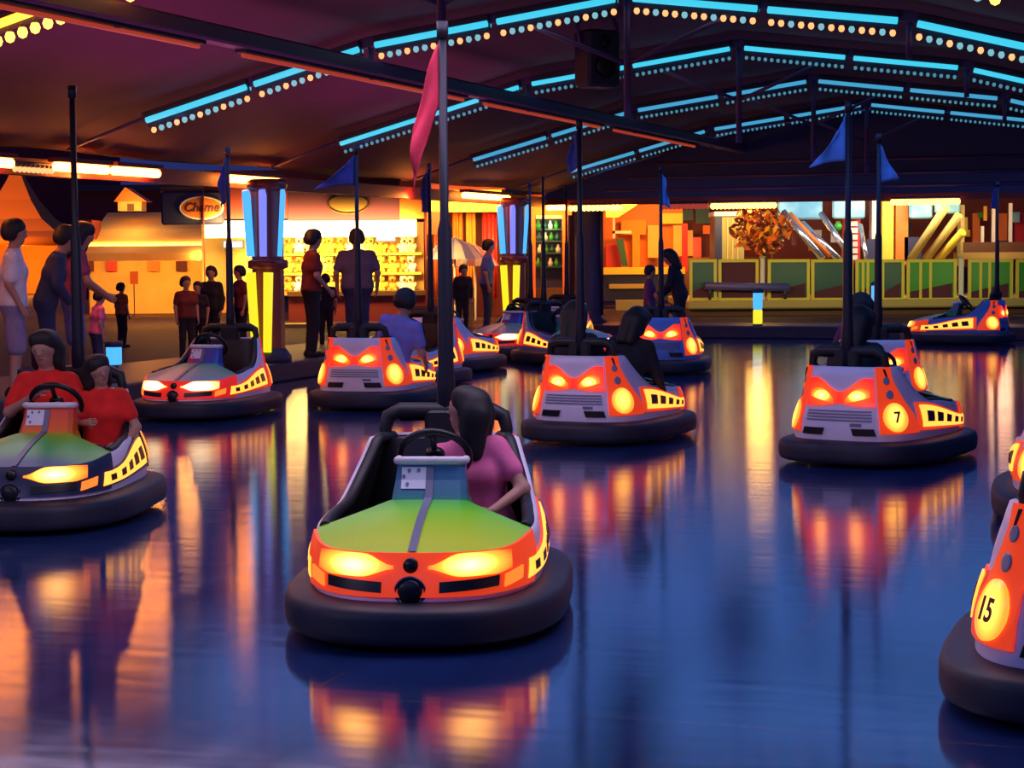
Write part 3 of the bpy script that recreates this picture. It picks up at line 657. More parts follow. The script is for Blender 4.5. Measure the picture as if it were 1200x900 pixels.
for k in ('teal', 'six', 'eight', 'hid'): swap(cars[k], TEAL)
swap(cars['nine'], {**SW(hood_green='hood_teal', orange_panel='red_panel', headlight='headlight_white', shell='blue_shell')})
for k in ('far', 'back'): swap(cars[k], BLUE)
for k, txt in (('seven', '7'), ('fifteen', '15')):
    for pod in [c for c in cars[k].children if c.name.startswith('corner_pod')]:
        for dsc in [c for c in pod.children if c.name.startswith('number_disc')]:
            e = 1 if sum(v.co.x for v in dsc.data.vertices) > 0 else -1
            a_c = e * (float(a_at_x_rear(0.315)) - 0.125); c0 = surf(a_c, 0.37, 0.031); ca = surf(a_c + 0.01, 0.37, 0.031); cz = surf(a_c, 0.38, 0.031)
            ex = (ca - c0).normalized(); ez = (cz - c0).normalized(); nrm = ex.cross(ez).normalized()
            if nrm.dot(Vector((c0.x, c0.y, 0))) < 0: ex = -ex; nrm = -nrm
            cu = bpy.data.curves.new('number', 'FONT'); cu.body = txt; cu.size = 0.115; cu.align_x = 'CENTER'; cu.align_y = 'CENTER'; cu.extrude = 0.001; cu.space_character = 0.95
            cu.offset = 0.003; o = bpy.data.objects.new('number', cu); C.objects.link(o); me = bpy.data.meshes.new_from_object(o.evaluated_get(bpy.context.evaluated_depsgraph_get())); bpy.data.objects.remove(o)
            o = bpy.data.objects.new('number', me); C.objects.link(o); me.materials.clear(); me.materials.append(M['black_plastic']); o.parent = pod
            o.matrix_local = Matrix(((ex.x, ez.x, nrm.x, c0.x), (ex.y, ez.y, nrm.y, c0.y), (ex.z, ez.z, nrm.z, c0.z), (0, 0, 0, 1)))
# ------------------------------------------------------------------ people: one continuous surface grown around the bones
def smin(a, b, k):
    h = np.maximum(k - np.abs(a - b), 0) / k; return np.minimum(a, b) - h * h * k * 0.25
def cap(G, p0, p1, r0, r1):
    p0 = np.array(p0, float); p1 = np.array(p1, float); d = p1 - p0; L = d @ d
    if L < 1e-12: return np.sqrt(((G - p0) ** 2).sum(-1)) - r0
    t = np.clip(((G - p0) @ d) / L, 0, 1)
    return np.sqrt(((G - p0 - t[..., None] * d) ** 2).sum(-1)) - (r0 + (r1 - r0) * t)
def nets(prims, cell, cuts=(), k=0.03):
    """surface nets over the smooth union of tapered capsules; cuts: functions of the grid, kept where <= 0"""
    P0 = np.array([np.minimum(p[0], p[1]) - max(p[2], p[3]) for p in prims]).min(0) - 3 * cell
    P1 = np.array([np.maximum(p[0], p[1]) + max(p[2], p[3]) for p in prims]).max(0) + 3 * cell
    n = np.ceil((P1 - P0) / cell).astype(int) + 1
    G = np.stack(np.meshgrid(*[P0[i] + cell * np.arange(n[i]) for i in range(3)], indexing='ij'), -1)
    F = None
    for p in prims:
        d = cap(G, *p[:4]); kk = p[4] if len(p) > 4 else k
        F = d if F is None else smin(F, d, kk)
    for c in cuts: F = np.maximum(F, c(G))
    I = F < 0; nx, ny, nz = F.shape
    acc = np.zeros((nx - 1, ny - 1, nz - 1, 3)); cnt = np.zeros((nx - 1, ny - 1, nz - 1))
    def sl(o): return F[o[0]:nx - 1 + o[0], o[1]:ny - 1 + o[1], o[2]:nz - 1 + o[2]]
    cor = [(i, j, l) for i in (0, 1) for j in (0, 1) for l in (0, 1)]
    for a in cor:
        for ax in range(3):
            if a[ax]: continue
            b_ = list(a); b_[ax] = 1; fa, fb = sl(a), sl(b_); m = (fa < 0) != (fb < 0)
            t = np.where(m, fa / np.where(m, fa - fb, 1), 0)
            for q in range(3): acc[..., q] += np.where(m, a[q] + (t if q == ax else 0), 0)
            cnt += m
    act = cnt > 0; idx = -np.ones(act.shape, int); idx[act] = np.arange(act.sum())
    V = P0 + (np.argwhere(act) + acc[act] / cnt[act][:, None]) * cell
    faces = []
    for ax in range(3):
        o1, o2 = [(1, 2), (2, 0), (0, 1)][ax]
        A = I[tuple(slice(0, -1) if q == ax else slice(1, -1) for q in range(3))]; B = I[tuple(slice(1, None) if q == ax else slice(1, -1) for q in range(3))]
        for e in np.argwhere(A != B):
            p = e.copy(); p[o1] += 1; p[o2] += 1
            q = [];
            for d1, d2 in ((0, 0), (-1, 0), (-1, -1), (0, -1)):
                c = p.copy(); c[o1] += d1; c[o2] += d2; q.append(int(idx[tuple(c)]))
            if min(q) >= 0: faces.append(q if I[tuple(e if True else e)] is None or A[tuple(e)] else q[::-1])
    return V, faces
SKIN = mat('warm_skin', (0.50, 0.25, 0.18), 0.55); HAIR = mat('dark_hair', (0.012, 0.010, 0.012), 0.6)
def cloth(name, c): return noise_mat(name, c, tuple(min(1, v * 1.25) for v in c), 9, 0.9)
CL = dict(white=cloth('white_cotton', (0.70, 0.62, 0.66)), navy=cloth('navy_cotton', (0.035, 0.04, 0.10)), red=cloth('red_cotton', (0.75, 0.02, 0.015)), pink=cloth('pink_cotton', (0.75, 0.16, 0.34)),
          rose=cloth('rose_cotton', (0.30, 0.06, 0.12)), maroon=cloth('maroon_cotton', (0.14, 0.02, 0.02)), grey=cloth('grey_violet_cotton', (0.13, 0.10, 0.16)), lav=cloth('lavender_cotton', (0.22, 0.20, 0.55)),
          blue=cloth('blue_cotton', (0.10, 0.13, 0.42)), dark=cloth('near_black_cotton', (0.015, 0.014, 0.022)), jeans=cloth('dark_denim', (0.03, 0.035, 0.10)), khaki=cloth('grey_violet_twill', (0.26, 0.20, 0.34)), orange=cloth('orange_cotton', (0.5, 0.10, 0.02)),
          plum=cloth('plum_cotton', (0.16, 0.04, 0.14)))
def rot(v, pivot, M3): return np.array(M3 @ (Vector(v) - Vector(pivot))) + np.array(pivot)
def mesh_child(name, V, faces, m, parent):
    b = MB(); b.add([tuple(v) for v in V], faces, 0, True); o = b.build(name, m, parent); md = o.modifiers.new('smooth', 'SMOOTH'); md.iterations = 3; md.factor = 0.5; return o
def person(label, loc, rotz, H=1.72, sit=False, shirt='grey', legs='jeans', lean=(0, 0), twist=0, head=(0, 0, 0), arms=None, sleeve=0.6, shorts=None, long_hair=False, cell=0.02, face=False, group=None, knees=None, hair=HAIR, slim=1.0):
    k = H / 1.75
    root = thing('person', label, 'person', loc, rotz, group); root.scale = (k, k, k)
    z0 = -0.94 if sit else 0.0                                     # seated: the origin is the pelvis
    piv = (0, 0, 0.94 + z0)
    U = Euler((-lean[0], lean[1], twist)).to_matrix()
    def up(p): return rot((p[0], p[1], p[2] + z0), piv, U)
    nb = up((0, 0.0, 1.47)); HM = U @ Euler((-head[1], head[2], head[0])).to_matrix()
    def hd(p): return np.array(HM @ Vector(p)) + nb               # head frame: origin at the neck base, +y is the face
    w = slim
    torso = [(up((-.075 * w, 0, .94)), up((.075 * w, 0, .94)), .118 * w, .118 * w), (up((-.06 * w, 0, 1.08)), up((.06 * w, 0, 1.08)), .108 * w, .108 * w, .06),
             (up((-.085 * w, .005, 1.24)), up((.085 * w, .005, 1.24)), .118 * w, .118 * w, .06), (up((-.15 * w, 0, 1.385)), up((.15 * w, 0, 1.385)), .062, .062, .06), (up((0, -.01, 1.36)), up((0, 0, 1.45)), .085, .06, .05)]
    neck = [(nb + np.array(HM @ Vector((0, 0, -.04))), hd((0, .01, .09)), .055, .05)]
    headp = [(hd((0, -.012, .185)), hd((0, .012, .19)), .098, .094), (hd((0, .028, .10)), hd((0, .03, .15)), .058, .078, .04), (hd((0, .062, .075)), hd((0, .05, .085)), .028, .04, .04),
             (hd((0, .116, .132)), hd((0, .100, .168)), .016, .010, .015), (hd((-.026, .085, .185)), hd((.026, .085, .185)), .022, .022, .03), (hd((-.02, .088, .098)), hd((.02, .088, .098)), .012, .012, .02)]
    for e in (-1, 1): headp.append((hd((e * .094, -.005, .13)), hd((e * .100, -.012, .165)), .012, .016, .015))
    arms = arms or {}
    AR = {}
    for nme, e in (('L', -1), ('R', 1)):
        sh = np.array((e * .178 * w, 0, 1.385)); el, wr = arms.get(nme, ((e * .235, -.01, 1.12), (e * .235, .06, .88)))
        AR[nme] = [up(sh), up(el), up(wr)]
    hipz = .90 + z0
    LG = {}
    for nme, e in (('L', -1), ('R', 1)):
        hip = np.array((e * .085 * w, 0, hipz))
        if sit: kn, an = np.array((e * .11, .40, hipz + .04)), np.array((e * .10, .56, hipz - .30))
        else: kn, an = np.array((e * .095, .025, .49)), np.array((e * .10, -.015, .085))
        if knees: kn, an = [np.array(q) + (np.array((0, 0, z0)) if not sit else 0) for q in knees[nme]]
        LG[nme] = [hip, kn, an]
    limbs = []; armp = []; handp = []
    fingers = MB()
    for nme, e in (('L', -1), ('R', 1)):
        s_, el, wr = AR[nme]; armp += [(s_, el, .052, .040), (el, wr, .040, .027)]
        d = wr - el; d = d / np.linalg.norm(d); side = np.array(U @ Vector((e, 0, 0))); side = side - d * (side @ d); side /= (np.linalg.norm(side) or 1); nrm = np.cross(d, side)
        inw = -side
        flatn = inw; across = nrm
        pc = wr + d * .045
        for q in (-1, 0, 1): handp.append((wr + d * .012 + across * q * .012, wr + d * .082 + across * q * .024, .018, .014, .015))
        for q, Lf in ((-1.5, .060), (-.5, .072), (.5, .070), (1.5, .054)):
            a0_ = wr + d * .080 + across * q * .017; a1_ = a0_ + d * Lf * .5 + inw * Lf * .18; a2_ = a1_ + d * Lf * .28 + inw * Lf * .42; fingers.tube([a0_ - d * .02, a0_, a1_, a2_], [.009, .0095, .0085, .0065], 6)
        sgn = 1 if across[1] >= 0 else -1
        t0 = wr + d * .03 + across * sgn * .022; t1 = t0 + d * .028 + across * sgn * .026 + inw * .012; t2 = t1 + d * .026 + inw * .01; fingers.tube([t0 - across * sgn * .015, t0, t1, t2], [.012, .0115, .010, .007], 6)
        h_, kn, an = LG[nme]; limbs += [(h_, kn, .085, .058), (kn, an, .056, .038, .03)]
        fd = np.array((e * .02, .15, -.045)) if not sit else np.array((e * .02, .14, .02)); limbs.append((an + np.array((0, -.03, -.04)), an + fd, .038, .03, .03))
    V, F = nets(torso + neck + headp + armp + handp + limbs, cell, (), 0.028)
    b = MB(); b.add([tuple(v) for v in V], F, 0, True); b.add(fingers.v, fingers.f, 0, True)
    body = b.build('body', SKIN, root); md = body.modifiers.new('smooth', 'SMOOTH'); md.iterations = 1; md.factor = 0.4
    # shirt
    g = .014
    sp = [(a, c, r0 + g, r1 + g, *x) for a, c, r0, r1, *x in torso]
    hem = up((0, 0, .90)); hn = np.array(U @ Vector((0, 0, 1)))
    for nme in 'LR':
        s_, el, wr = AR[nme]
        if sleeve <= 1: sp.append((s_, s_ + (el - s_) * sleeve, .052 + g, .047 + g + .006))
        else: sp += [(s_, el, .052 + g, .042 + g), (el, el + (wr - el) * .9, .042 + g, .032 + g)]
    V, F = nets(sp, cell, (lambda G: -((G - hem) @ hn), lambda G: ((G - up((0, 0, 1.478))) @ hn)), .03); mesh_child('shirt', V, F, CL[shirt], root)
    # trousers or shorts
    lp = [(up((-.075 * w, 0, .93)), up((.075 * w, 0, .93)), .118 * w + g * .6, .118 * w + g * .6)]
    for nme in 'LR':
        h_, kn, an = LG[nme]
        if shorts: lp.append((h_, h_ + (kn - h_) * shorts, .085 + g, .070 + g + .008))
        else: lp += [(h_, kn, .085 + g, .058 + g), (kn, kn + (an - kn) * .96, .058 + g, .042 + g)]
    top = up((0, 0, 1.0)); V, F = nets(lp, cell, (lambda G: ((G - top) @ hn),), .03); mesh_child('shorts' if shorts else 'trousers', V, F, CL[legs], root)
    for nme, e in (('L', -1), ('R', 1)):
        an = LG[nme][2]; fd = np.array((e * .02, .155, -.05)) if not sit else np.array((e * .02, .15, .02))
        V, F = nets([(an + np.array((0, -.035, -.045)), an + fd, .045, .036), (an + np.array((0, -.02, -.01)), an + np.array((0, -.03, -.05)), .045, .045)], cell * .8, (lambda G: -(G[..., 2] - (an[2] - .085)),) , .02); mesh_child('shoe', V, F, CL['dark'], root)
    # hair
    hp = [(hd((0, -.022, .195)), hd((0, .006, .205)), .112, .106), (hd((-.04, -.05, .14)), hd((.04, -.05, .14)), .075, .075, .04)]
    if long_hair:
        hp += [(hd((-.075, -.03, .17)), hd((-.085, -.01, .02)), .045, .04, .04), (hd((.075, -.03, .17)), hd((.085, -.01, .02)), .045, .04, .04), (hd((-.05, -.085, .15)), hd((-.05, -.09, -.08)), .06, .05, .04), (hd((.05, -.085, .15)), hd((.05, -.09, -.08)), .06, .05, .04), (hd((-.04, .055, .255)), hd((.05, .06, .24)), .04, .045, .04)]
    fy = np.array(HM @ Vector((0, 1, 0))); fz = np.array(HM @ Vector((0, 0, 1)))
    cut_n = fy * .85 - fz * .53; cp = hd((0, .080, .165)) if not long_hair else hd((0, .084, .163))
    low = hd((0, 0, .075 if not long_hair else -.14))
    V, F = nets(hp, min(cell, .014), (lambda G: (G - cp) @ cut_n if not long_hair else np.maximum((G - cp) @ cut_n, -np.abs((G - cp) @ np.array(HM @ Vector((1, 0, 0)))) * 0 + (G - cp) @ cut_n), lambda G: -((G - low) @ fz)), .03)
    mesh_child('hair', V, F, hair, root)
    if face:
        for e in (-1, 1):
            b = MB(); b.ball((0, 0, 0), .0115, 10, 0); b.ball((0, .006, 0), .0075, 8, 1); o = b.build('eye', [CL['white'], HAIR], root); c = hd((e * .034, .103, .163)); o.location = c; o.rotation_euler = HM.to_euler()
            b = MB(); b.tube([hd((e * .018, .103, .189)), hd((e * .036, .104, .194)), hd((e * .055, .092, .189))], [.003, .0045, .003], 6); b.build('eyebrow', hair, root)
        b = MB(); b.tube([hd((-.026, .093, .100)), hd((-.012, .103, .097)), hd((.012, .103, .097)), hd((.026, .093, .100))], [.003, .0065, .0065, .003], 6); b.build('mouth', mat('lips', (0.35, 0.08, 0.08), 0.5), root)
    return root
def ride(car, x, y, z):
    r = cars[car]; a = r['_h']; return (r.location.x + x * math.cos(a) + y * math.sin(a), r.location.y - x * math.sin(a) + y * math.cos(a), z), -a
# riders
l, rz = ride('main', -0.19, -0.38, 0.335)
person('dark haired child in a pink shirt driving the lime green bumper car', l, rz + 0.15, 1.38, True, 'pink', 'jeans', (0.10, 0.16), -0.25, (-1.7, -0.30, 0.1), {'L': ((-.30, .10, 1.14), (-.14, .30, 1.08)), 'R': ((.27, .12, 1.16), (.20, .36, 1.16))}, 0.55, None, True, 0.014, True, knees={'L': ((-.12, .36, .02), (-.12, .62, -.14)), 'R': ((.10, .36, .02), (.10, .62, -.14))})
l, rz = ride('left', 0.11, -0.36, 0.42)
person('smiling child in a red shirt holding the steering wheel of the dark nosed car', l, rz - 0.05, 1.50, True, 'red', 'jeans', (0.05, 0.0), 0.0, (-0.1, 0.05, 0), {'L': ((-.30, .08, 1.16), (-.24, .26, 1.22)), 'R': ((.24, .16, 1.18), (-.02, .27, 1.33))}, 0.75, None, True, 0.013, True, knees={'L': ((-.14, .36, .02), (-.14, .60, -.14)), 'R': ((.10, .36, .02), (.10, .60, -.14))})
l, rz = ride('left', -0.25, -0.34, 0.38)
person('smaller child in a red shirt sitting beside the driver in the dark nosed car', l, rz + 0.1, 1.26, True, 'red', 'jeans', (0.08, 0.05), 0.15, (0.45, 0.0, 0.1), {'L': ((-.28, .10, 1.12), (-.16, .32, 1.00)), 'R': ((.26, .16, 1.20), (.14, .38, 1.24))}, 0.6, None, True, 0.013, True, knees={'L': ((-.12, .36, .02), (-.12, .62, -.14)), 'R': ((.10, .36, .02), (.10, .62, -.14))})
l, rz = ride('grey', 0.24, -0.36, 0.42)
person('driver in a lavender shirt leaning out of a car seen from behind', l, rz, 1.76, True, 'lav', 'jeans', (0.1, 0.22), -0.1, (0.2, 0.25, -0.1), {'R': ((.29, .04, 1.14), (.27, .26, 1.02)), 'L': ((-.27, .16, 1.18), (-.17, .36, 1.12))}, 0.6, None, False, 0.02)
l, rz = ride('mid', -0.20, -0.36, 0.42)
person('rider in dark clothes on the left seat of the mid rink car', l, rz, 1.62, True, 'dark', 'dark', (0.12, -0.05), 0, (0.1, 0.2, 0), {'R': ((.25, .16, 1.15), (.18, .38, 1.1)), 'L': ((-.27, .16, 1.15), (-.1, .38, 1.1))}, 1.5, None, True)
l, rz = ride('mid', 0.22, -0.30, 0.42)
person('rider in dark clothes on the right seat of the mid rink car', l, rz, 1.55, True, 'dark', 'dark', (0.25, 0.1), 0, (-0.2, 0.2, 0), {'R': ((.27, .12, 1.15), (.26, .36, 1.02)), 'L': ((-.27, .16, 1.15), (-.17, .38, 1.0))}, 1.5, None, True)
l, rz = ride('seven', -0.10, -0.36, 0.42)
person('dark haired rider in black in the car with number 7', l, rz, 1.62, True, 'dark', 'dark', (0.2, 0.0), 0, (0, 0.2, 0), {'R': ((.25, .16, 1.15), (.15, .38, 1.1)), 'L': ((-.27, .16, 1.15), (-.15, .38, 1.1))}, 1.5, None, True)
l, rz = ride('behind', -0.12, -0.36, 0.42)
person('dark haired rider in plum shirt beyond the number 7 car', l, rz, 1.60, True, 'plum', 'dark', (0.1, 0.0), 0, (0.3, 0.1, 0), {'R': ((.25, .16, 1.15), (.15, .38, 1.1)), 'L': ((-.27, .16, 1.15), (-.15, .38, 1.1))}, 0.6, None, True)
# bystanders
def stand(px, Y, z): p = P(px, 300, Y); return (p.x, p.y, z)
person('man in a white t-shirt and pale shorts standing at the left picture edge', stand(14, 18.9, .2), math.radians(-80), 1.74, False, 'white', 'khaki', (0.03, 0), 0, (0.1, 0.05, 0), {'R': ((.24, -.02, 1.12), (.235, .10, .90)), 'L': ((-.24, -.02, 1.12), (-.22, .10, .90))}, 0.75, 0.98, cell=0.016, slim=1.05)
person('man in a navy jumper leaning forward beside the man in white', stand(52, 19.6, .2), math.radians(-75), 1.72, False, 'navy', 'jeans', (0.30, 0), 0, (0, 0.1, 0), {'R': ((.27, .06, 1.14), (.12, .24, 1.0)), 'L': ((-.26, .06, 1.14), (-.08, .25, 1.0))}, 1.5, cell=0.018)
person('person with dark hair and a rose shirt behind the left car pole', stand(84, 20.4, .2), math.radians(-70), 1.74, False, 'rose', 'blue', (0.14, 0), 0, (0, 0.15, 0), {'R': ((.25, .10, 1.14), (.16, .34, 1.02)), 'L': ((-.25, .10, 1.14), (-.10, .34, 1.02))}, 0.6, 0.95, True, cell=0.018)
person('small child in pink standing by the blue lit bollard at left', stand(111, 21.4, .2), math.radians(-60), 1.00, False, 'pink', 'jeans', (0.1, 0), 0, (0, 0.1, 0), None, 0.6)
person('small child in orange before the bright tent wall', stand(141, 30.0, .15), math.radians(-40), 1.00, False, 'orange', 'dark', (0, 0), 0, (0, 0, 0), None, 0.6)
person('child in a red top standing in front of the orange stall', stand(217, 25.0, .2), math.radians(-150), 1.10, False, 'maroon', 'dark', (0, 0), 0, (0, 0, 0), None, 0.6)
person('child in dark clothes right behind the child in the red top', stand(231, 25.8, .2), math.radians(170), 1.02, False, 'dark', 'dark', (0, 0), 0, (0, 0, 0), None, 0.6)
person('taller youth in dark clothes left of the flag pole before the stall', stand(247, 26.3, .2), math.radians(160), 1.22, False, 'dark', 'dark', (0, 0), 0, (0.3, 0, 0), None, 1.5)
person('youth in brown right beside the first light pillar', stand(282, 27.0, .2), math.radians(120), 1.22, False, 'maroon', 'dark', (0.05, 0), 0, (0, 0, 0), None, 0.6)
person('person in a maroon top and dark apron looking right past the light pillar', stand(364, 25.8, .2), math.radians(-70), 1.70, False, 'maroon', 'dark', (0.04, 0), 0, (0.1, 0.1, 0), {'R': ((.23, .02, 1.12), (.20, .20, .94)), 'L': ((-.24, .0, 1.12), (-.22, .12, .90))}, 0.6, cell=0.018)
person('small child seen from behind at the counter of the bright prize stall', stand(381, 29.5, .15), math.radians(10), 1.12, False, 'dark', 'dark', (0, 0), 0, (0, 0, 0), None, 0.6)
person('broad man in a grey t-shirt seen from behind at the bright prize stall', stand(418, 27.2, .2), math.radians(8), 1.72, False, 'grey', 'jeans', (0, 0), 0, (0.1, 0, 0), {'R': ((.30, -.02, 1.13), (.29, .06, .90)), 'L': ((-.30, -.02, 1.13), (-.28, .06, .90))}, 0.7, cell=0.018, slim=1.2, hair=mat('cropped_brown_hair', (0.05, 0.025, 0.015), 0.7))
person('man in a blue shirt standing just left of the second light pillar', stand(570, 33.4, .2), math.radians(-95), 1.60, False, 'blue', 'jeans', (0.05, 0), 0, (0, 0.05, 0), None, 0.7)
person('child in dark clothes with a lit orange face under the striped parasols', stand(541, 33.0, .2), math.radians(-160), 1.18, False, 'dark', 'dark', (0.2, 0), 0, (0, 0, 0), None, 1.5)
person('attendant in dark clothes standing behind the blue backed car', stand(797, 31.2, 0.0), math.radians(75), 1.63, False, 'dark', 'dark', (0.25, 0), 0, (0, 0.15, 0), {'R': ((.27, .10, 1.15), (.12, .34, 1.0)), 'L': ((-.27, .10, 1.15), (-.10, .36, 1.05))}, 1.5, None, True)
person('shorter person in plum clothes left of the attendant behind the blue backed car', stand(761, 31.8, 0.0), math.radians(-100), 1.34, False, 'plum', 'dark', (0, 0), 0, (0, 0.1, 0), None, 1.5)
# ------------------------------------------------------------------ light pillars on the left walkway
def light_pillar(label, px, Y, on=True, z0=0.2):
    p = P(px, 300, Y); t = thing('light_pillar', label, 'pillar', (p.x, p.y, z0), math.radians(-12), 'light pillars')
    b = MB(); b.prism([(0.20 * math.cos(PI * k / 4 + PI / 8), 0.20 * math.sin(PI * k / 4 + PI / 8)) for k in range(8)], 0.0, 2.31, 'z'); b.build('column', M['pillar_col'], t)
    b = MB(); b.lathe([(0.28, 0), (0.28, 0.10), (0.25, 0.14), (0.21, 0.20)], n=16); b.build('base', M['housing'], t)
    b = MB(); b.lathe([(0.20, 2.18), (0.25, 2.22), (0.26, 2.29), (0.20, 2.33)], n=16); b.build('capital', M['pillar_col'], t)
    b = MB(); b.lathe([(0.21, 1.20), (0.255, 1.22), (0.255, 1.30), (0.21, 1.32)], n=16); b.build('collar', M['pillar_col'], t)
    if on:
        for x, m, w in ((-0.20, 'pillar_blue', 0.055), (0.02, 'pillar_violet', 0.05), (0.24, 'pillar_blue', 0.035)):
            b = MB(); y = -0.235 + 0.09 * abs(x) / 0.24
            b.tube([(x * 1.10, y - .02, 2.19), (x * 1.08, y, 2.12), (x * 0.86, y, 1.36)], [w * 0.8, w, w * 0.9], 10); b.build('blue_tube', M[m], t)
        for x in (-0.125, 0.075):
            b = MB(); b.tube([(x * 1.15, -0.245, 1.16), (x * 0.75, -0.245, 0.16)], [0.062, 0.052], 10); b.build('yellow_tube', M['pillar_yellow'], t)
    return t
M['pillar_col'] = mat('dark_red_pillar_paint', (0.22, 0.04, 0.05), 0.35)
light_pillar('tall pillar with blue tubes above yellow tubes beside the bright prize stall', 314, 24.3)
light_pillar('pillar with blue tubes above yellow tubes, farther along the left eave', 603, 33.5)
def bollard(label, px, Y, blue_only=False, z0=0.2, h=0.62):
    p = P(px, 300, Y); t = thing('bollard_lamp', label, 'lamp', (p.x, p.y, z0), 0, 'small bollard lamps')
    b = MB(); b.lathe([(0.09, 0), (0.09, 0.05), (0.05, 0.06), (0.05, h), (0.10, h), (0.10, h + 0.05), (0.02, h + 0.08)], n=14); b.build('post', M['housing'], t)
    b = MB(); b.lathe([(0.075, h * 0.52), (0.085, h * 0.56), (0.085, h * 0.98), (0.075, h)], n=14); b.build('blue_lens', M['pillar_blue'], t)
    if not blue_only: b = MB(); b.lathe([(0.075, 0.06), (0.085, 0.08), (0.085, h * 0.48), (0.075, h * 0.51)], n=14); b.build('yellow_lens', M['pillar_yellow'], t)
bollard('small bollard lamp lit blue above and yellow below on the far kerb', 888, 34.6)
bollard('small blue bollard lamp beyond the number 7 car', 1027, 33.8, True, 0.2, 0.75)
bollard('small blue bollard lamp on the walkway behind the smaller child in red', 131, 20.8, True, 0.2, 0.40)
bollard('small blue bollard lamp at the feet of the man in white', 29, 18.6, True, 0.2, 0.24)

# ------------------------------------------------------------------ the fair behind
class Stall:
    def __init__(s, name, label, cat, px, Y, z=0.15, group=None):
        p = P(px, 300, Y); s.o = Vector((p.x, p.y, z)); s.r = thing(name, label, cat, s.o, 0, group)
    def c(s, x0, y0, x1, y1, Y, dep):
        a = P(x0, y0, Y) - s.o; c = P(x1, y1, Y) - s.o
        return (min(a.x, c.x), a.y, min(a.z, c.z)), (max(a.x, c.x), a.y + dep, max(a.z, c.z))
    def box(s, name, x0, y0, x1, y1, Y, dep, m, parent=None, ch=0.0):
        b = MB(); lo, hi = s.c(x0, y0, x1, y1, Y, dep); b.box(lo, hi, 0, ch); return b.build(name, m if not isinstance(m, str) else M[m], parent or s.r)
def px_light(kind, px, py, Y, col, e, size=0.3, sy=None, rot=None): return light('stall_lamp', kind, P(px, py, Y), col, e, size, sy, rot)
M['tent'] = mat('orange_tent_cloth', (0.80, 0.30, 0.05), 0.8); M['cream'] = noise_mat('cream_canvas', (0.75, 0.46, 0.15), (0.82, 0.54, 0.20), 2, 0.8)
M['dkred'] = mat('dark_red_paint', (0.18, 0.02, 0.02), 0.5); M['orangep'] = mat('orange_paint', (0.80, 0.20, 0.03), 0.5); M['yellowp'] = mat('yellow_paint', (0.80, 0.60, 0.06), 0.5)
M['navyb'] = mat('navy_board', (0.03, 0.03, 0.10), 0.5); M['brown'] = mat('brown_wood', (0.12, 0.05, 0.02), 0.6); M['whitep'] = mat('white_paint', (0.8, 0.75, 0.7), 0.5)
M['plumc'] = mat('plum_curtain', (0.10, 0.02, 0.05), 0.8); M['teal'] = mat('teal_board', (0.012, 0.085, 0.085), 0.4); M['greenp'] = mat('green_paint', (0.04, 0.32, 0.03), 0.4)
M['tealblue'] = noise_mat('blue_swirl_board', (0.02, 0.25, 0.50), (0.35, 0.65, 0.75), 1.1, 0.4); M['chrome'] = mat('brushed_chrome', (0.6, 0.65, 0.75), 0.25, 0.9); M['redp'] = mat('red_paint', (0.6, 0.03, 0.04), 0.4)
M['sand'] = mat('sand_panel', (0.48, 0.36, 0.12), 0.5); M['gold'] = mat('gold_leaf', (0.80, 0.42, 0.06), 0.4, 0.3)

# peaked tent at far left
p = P(22, 300, 70); t = thing('pagoda_tent', 'orange lit peaked tent behind the men at the left edge', 'tent', (p.x, p.y, 0))
b = MB(); prof = [(3.6, 2.25), (2.5, 2.45), (1.6, 2.9), (0.9, 3.6), (0.42, 4.3), (0.18, 4.75), (0.02, 4.9)]
b.lathe(prof, n=4, sx=1, sy=1); b.sm = [False] * len(b.f); o = b.build('canopy', M['tent'], t); o.rotation_euler = (0, 0, PI / 4)
b = MB(); b.lathe([(3.6, 1.95), (3.6, 2.25)], n=4); o = b.build('valance', M['tent'], t); o.rotation_euler = (0, 0, PI / 4)
for x in (-2.5, 2.5):
    for y in (-2.5, 2.5): b = MB(); b.tube([(x, y, -.1), (x, y, 2.2)], 0.06, 8); b.build('pole', M['brown'], t)
b = MB(); b.box((-2.5, 2.4, -.1), (2.5, 2.5, 2.2)); b.build('back_wall', M['tent'], t)
light('tent_lamp', 'POINT', (p.x - 1, p.y - 6, 2.6), (1, 0.30, 0.03), 1300, 0.4); light('tent_lamp', 'POINT', (p.x, p.y, 1.6), (1, 0.36, 0.04), 350, 0.4)
# orange stall with menu posters
S = Stall('food_stall', 'orange lit canvas stall with a row of small posters on its bright wall', 'stall', 175, 45)
S.box('back_wall', 104, 298, 300, 372, 47, 0.1, 'cream')
b = MB(); a0, a1 = P(100, 300, 44.6) - S.o, P(305, 300, 44.6) - S.o; zt = (P(0, 250, 47) - S.o).z
b.grid([[Vector((x, a0.y, a0.z + 0.05)), Vector((x, a0.y + 1.2, (a0.z + zt) / 2 + .1)), Vector((x, a0.y + 2.6, zt))] for x in (a0.x, a0.x * .5 + a1.x * .5, a1.x)], 0, False); b.build('canopy', M['cream'], S.r, solid=0.03)
b = MB(); b.box((a0.x, a0.y - .02, a0.z - 0.12), (a1.x, a0.y + .02, a0.z + 0.06)); b.build('valance', M['cream'], S.r)
S.box('roof_box', 90, 258, 108, 280, 44.8, 1.0, 'dkred'); 
for x in (104, 300): S.box('post', x - 1, 300, x + 1, 372, 44.7, .05, 'brown')
for x, m in ((101, 'dkred'), (124, 'redp'), (173, 'orangep'), (206, 'plumc')): S.box('poster', x, 306, x + (13 if x > 110 else 9), 318, 46.9, 0.02, m)
lo, hi = S.c(227, 293, 237, 303, 44.9, .2); b = MB(); b.ball(((lo[0] + hi[0]) / 2, lo[1] + .1, (lo[2] + hi[2]) / 2), 0.15, 14); b.build('globe_lamp', M['lamp_globe'], S.r)
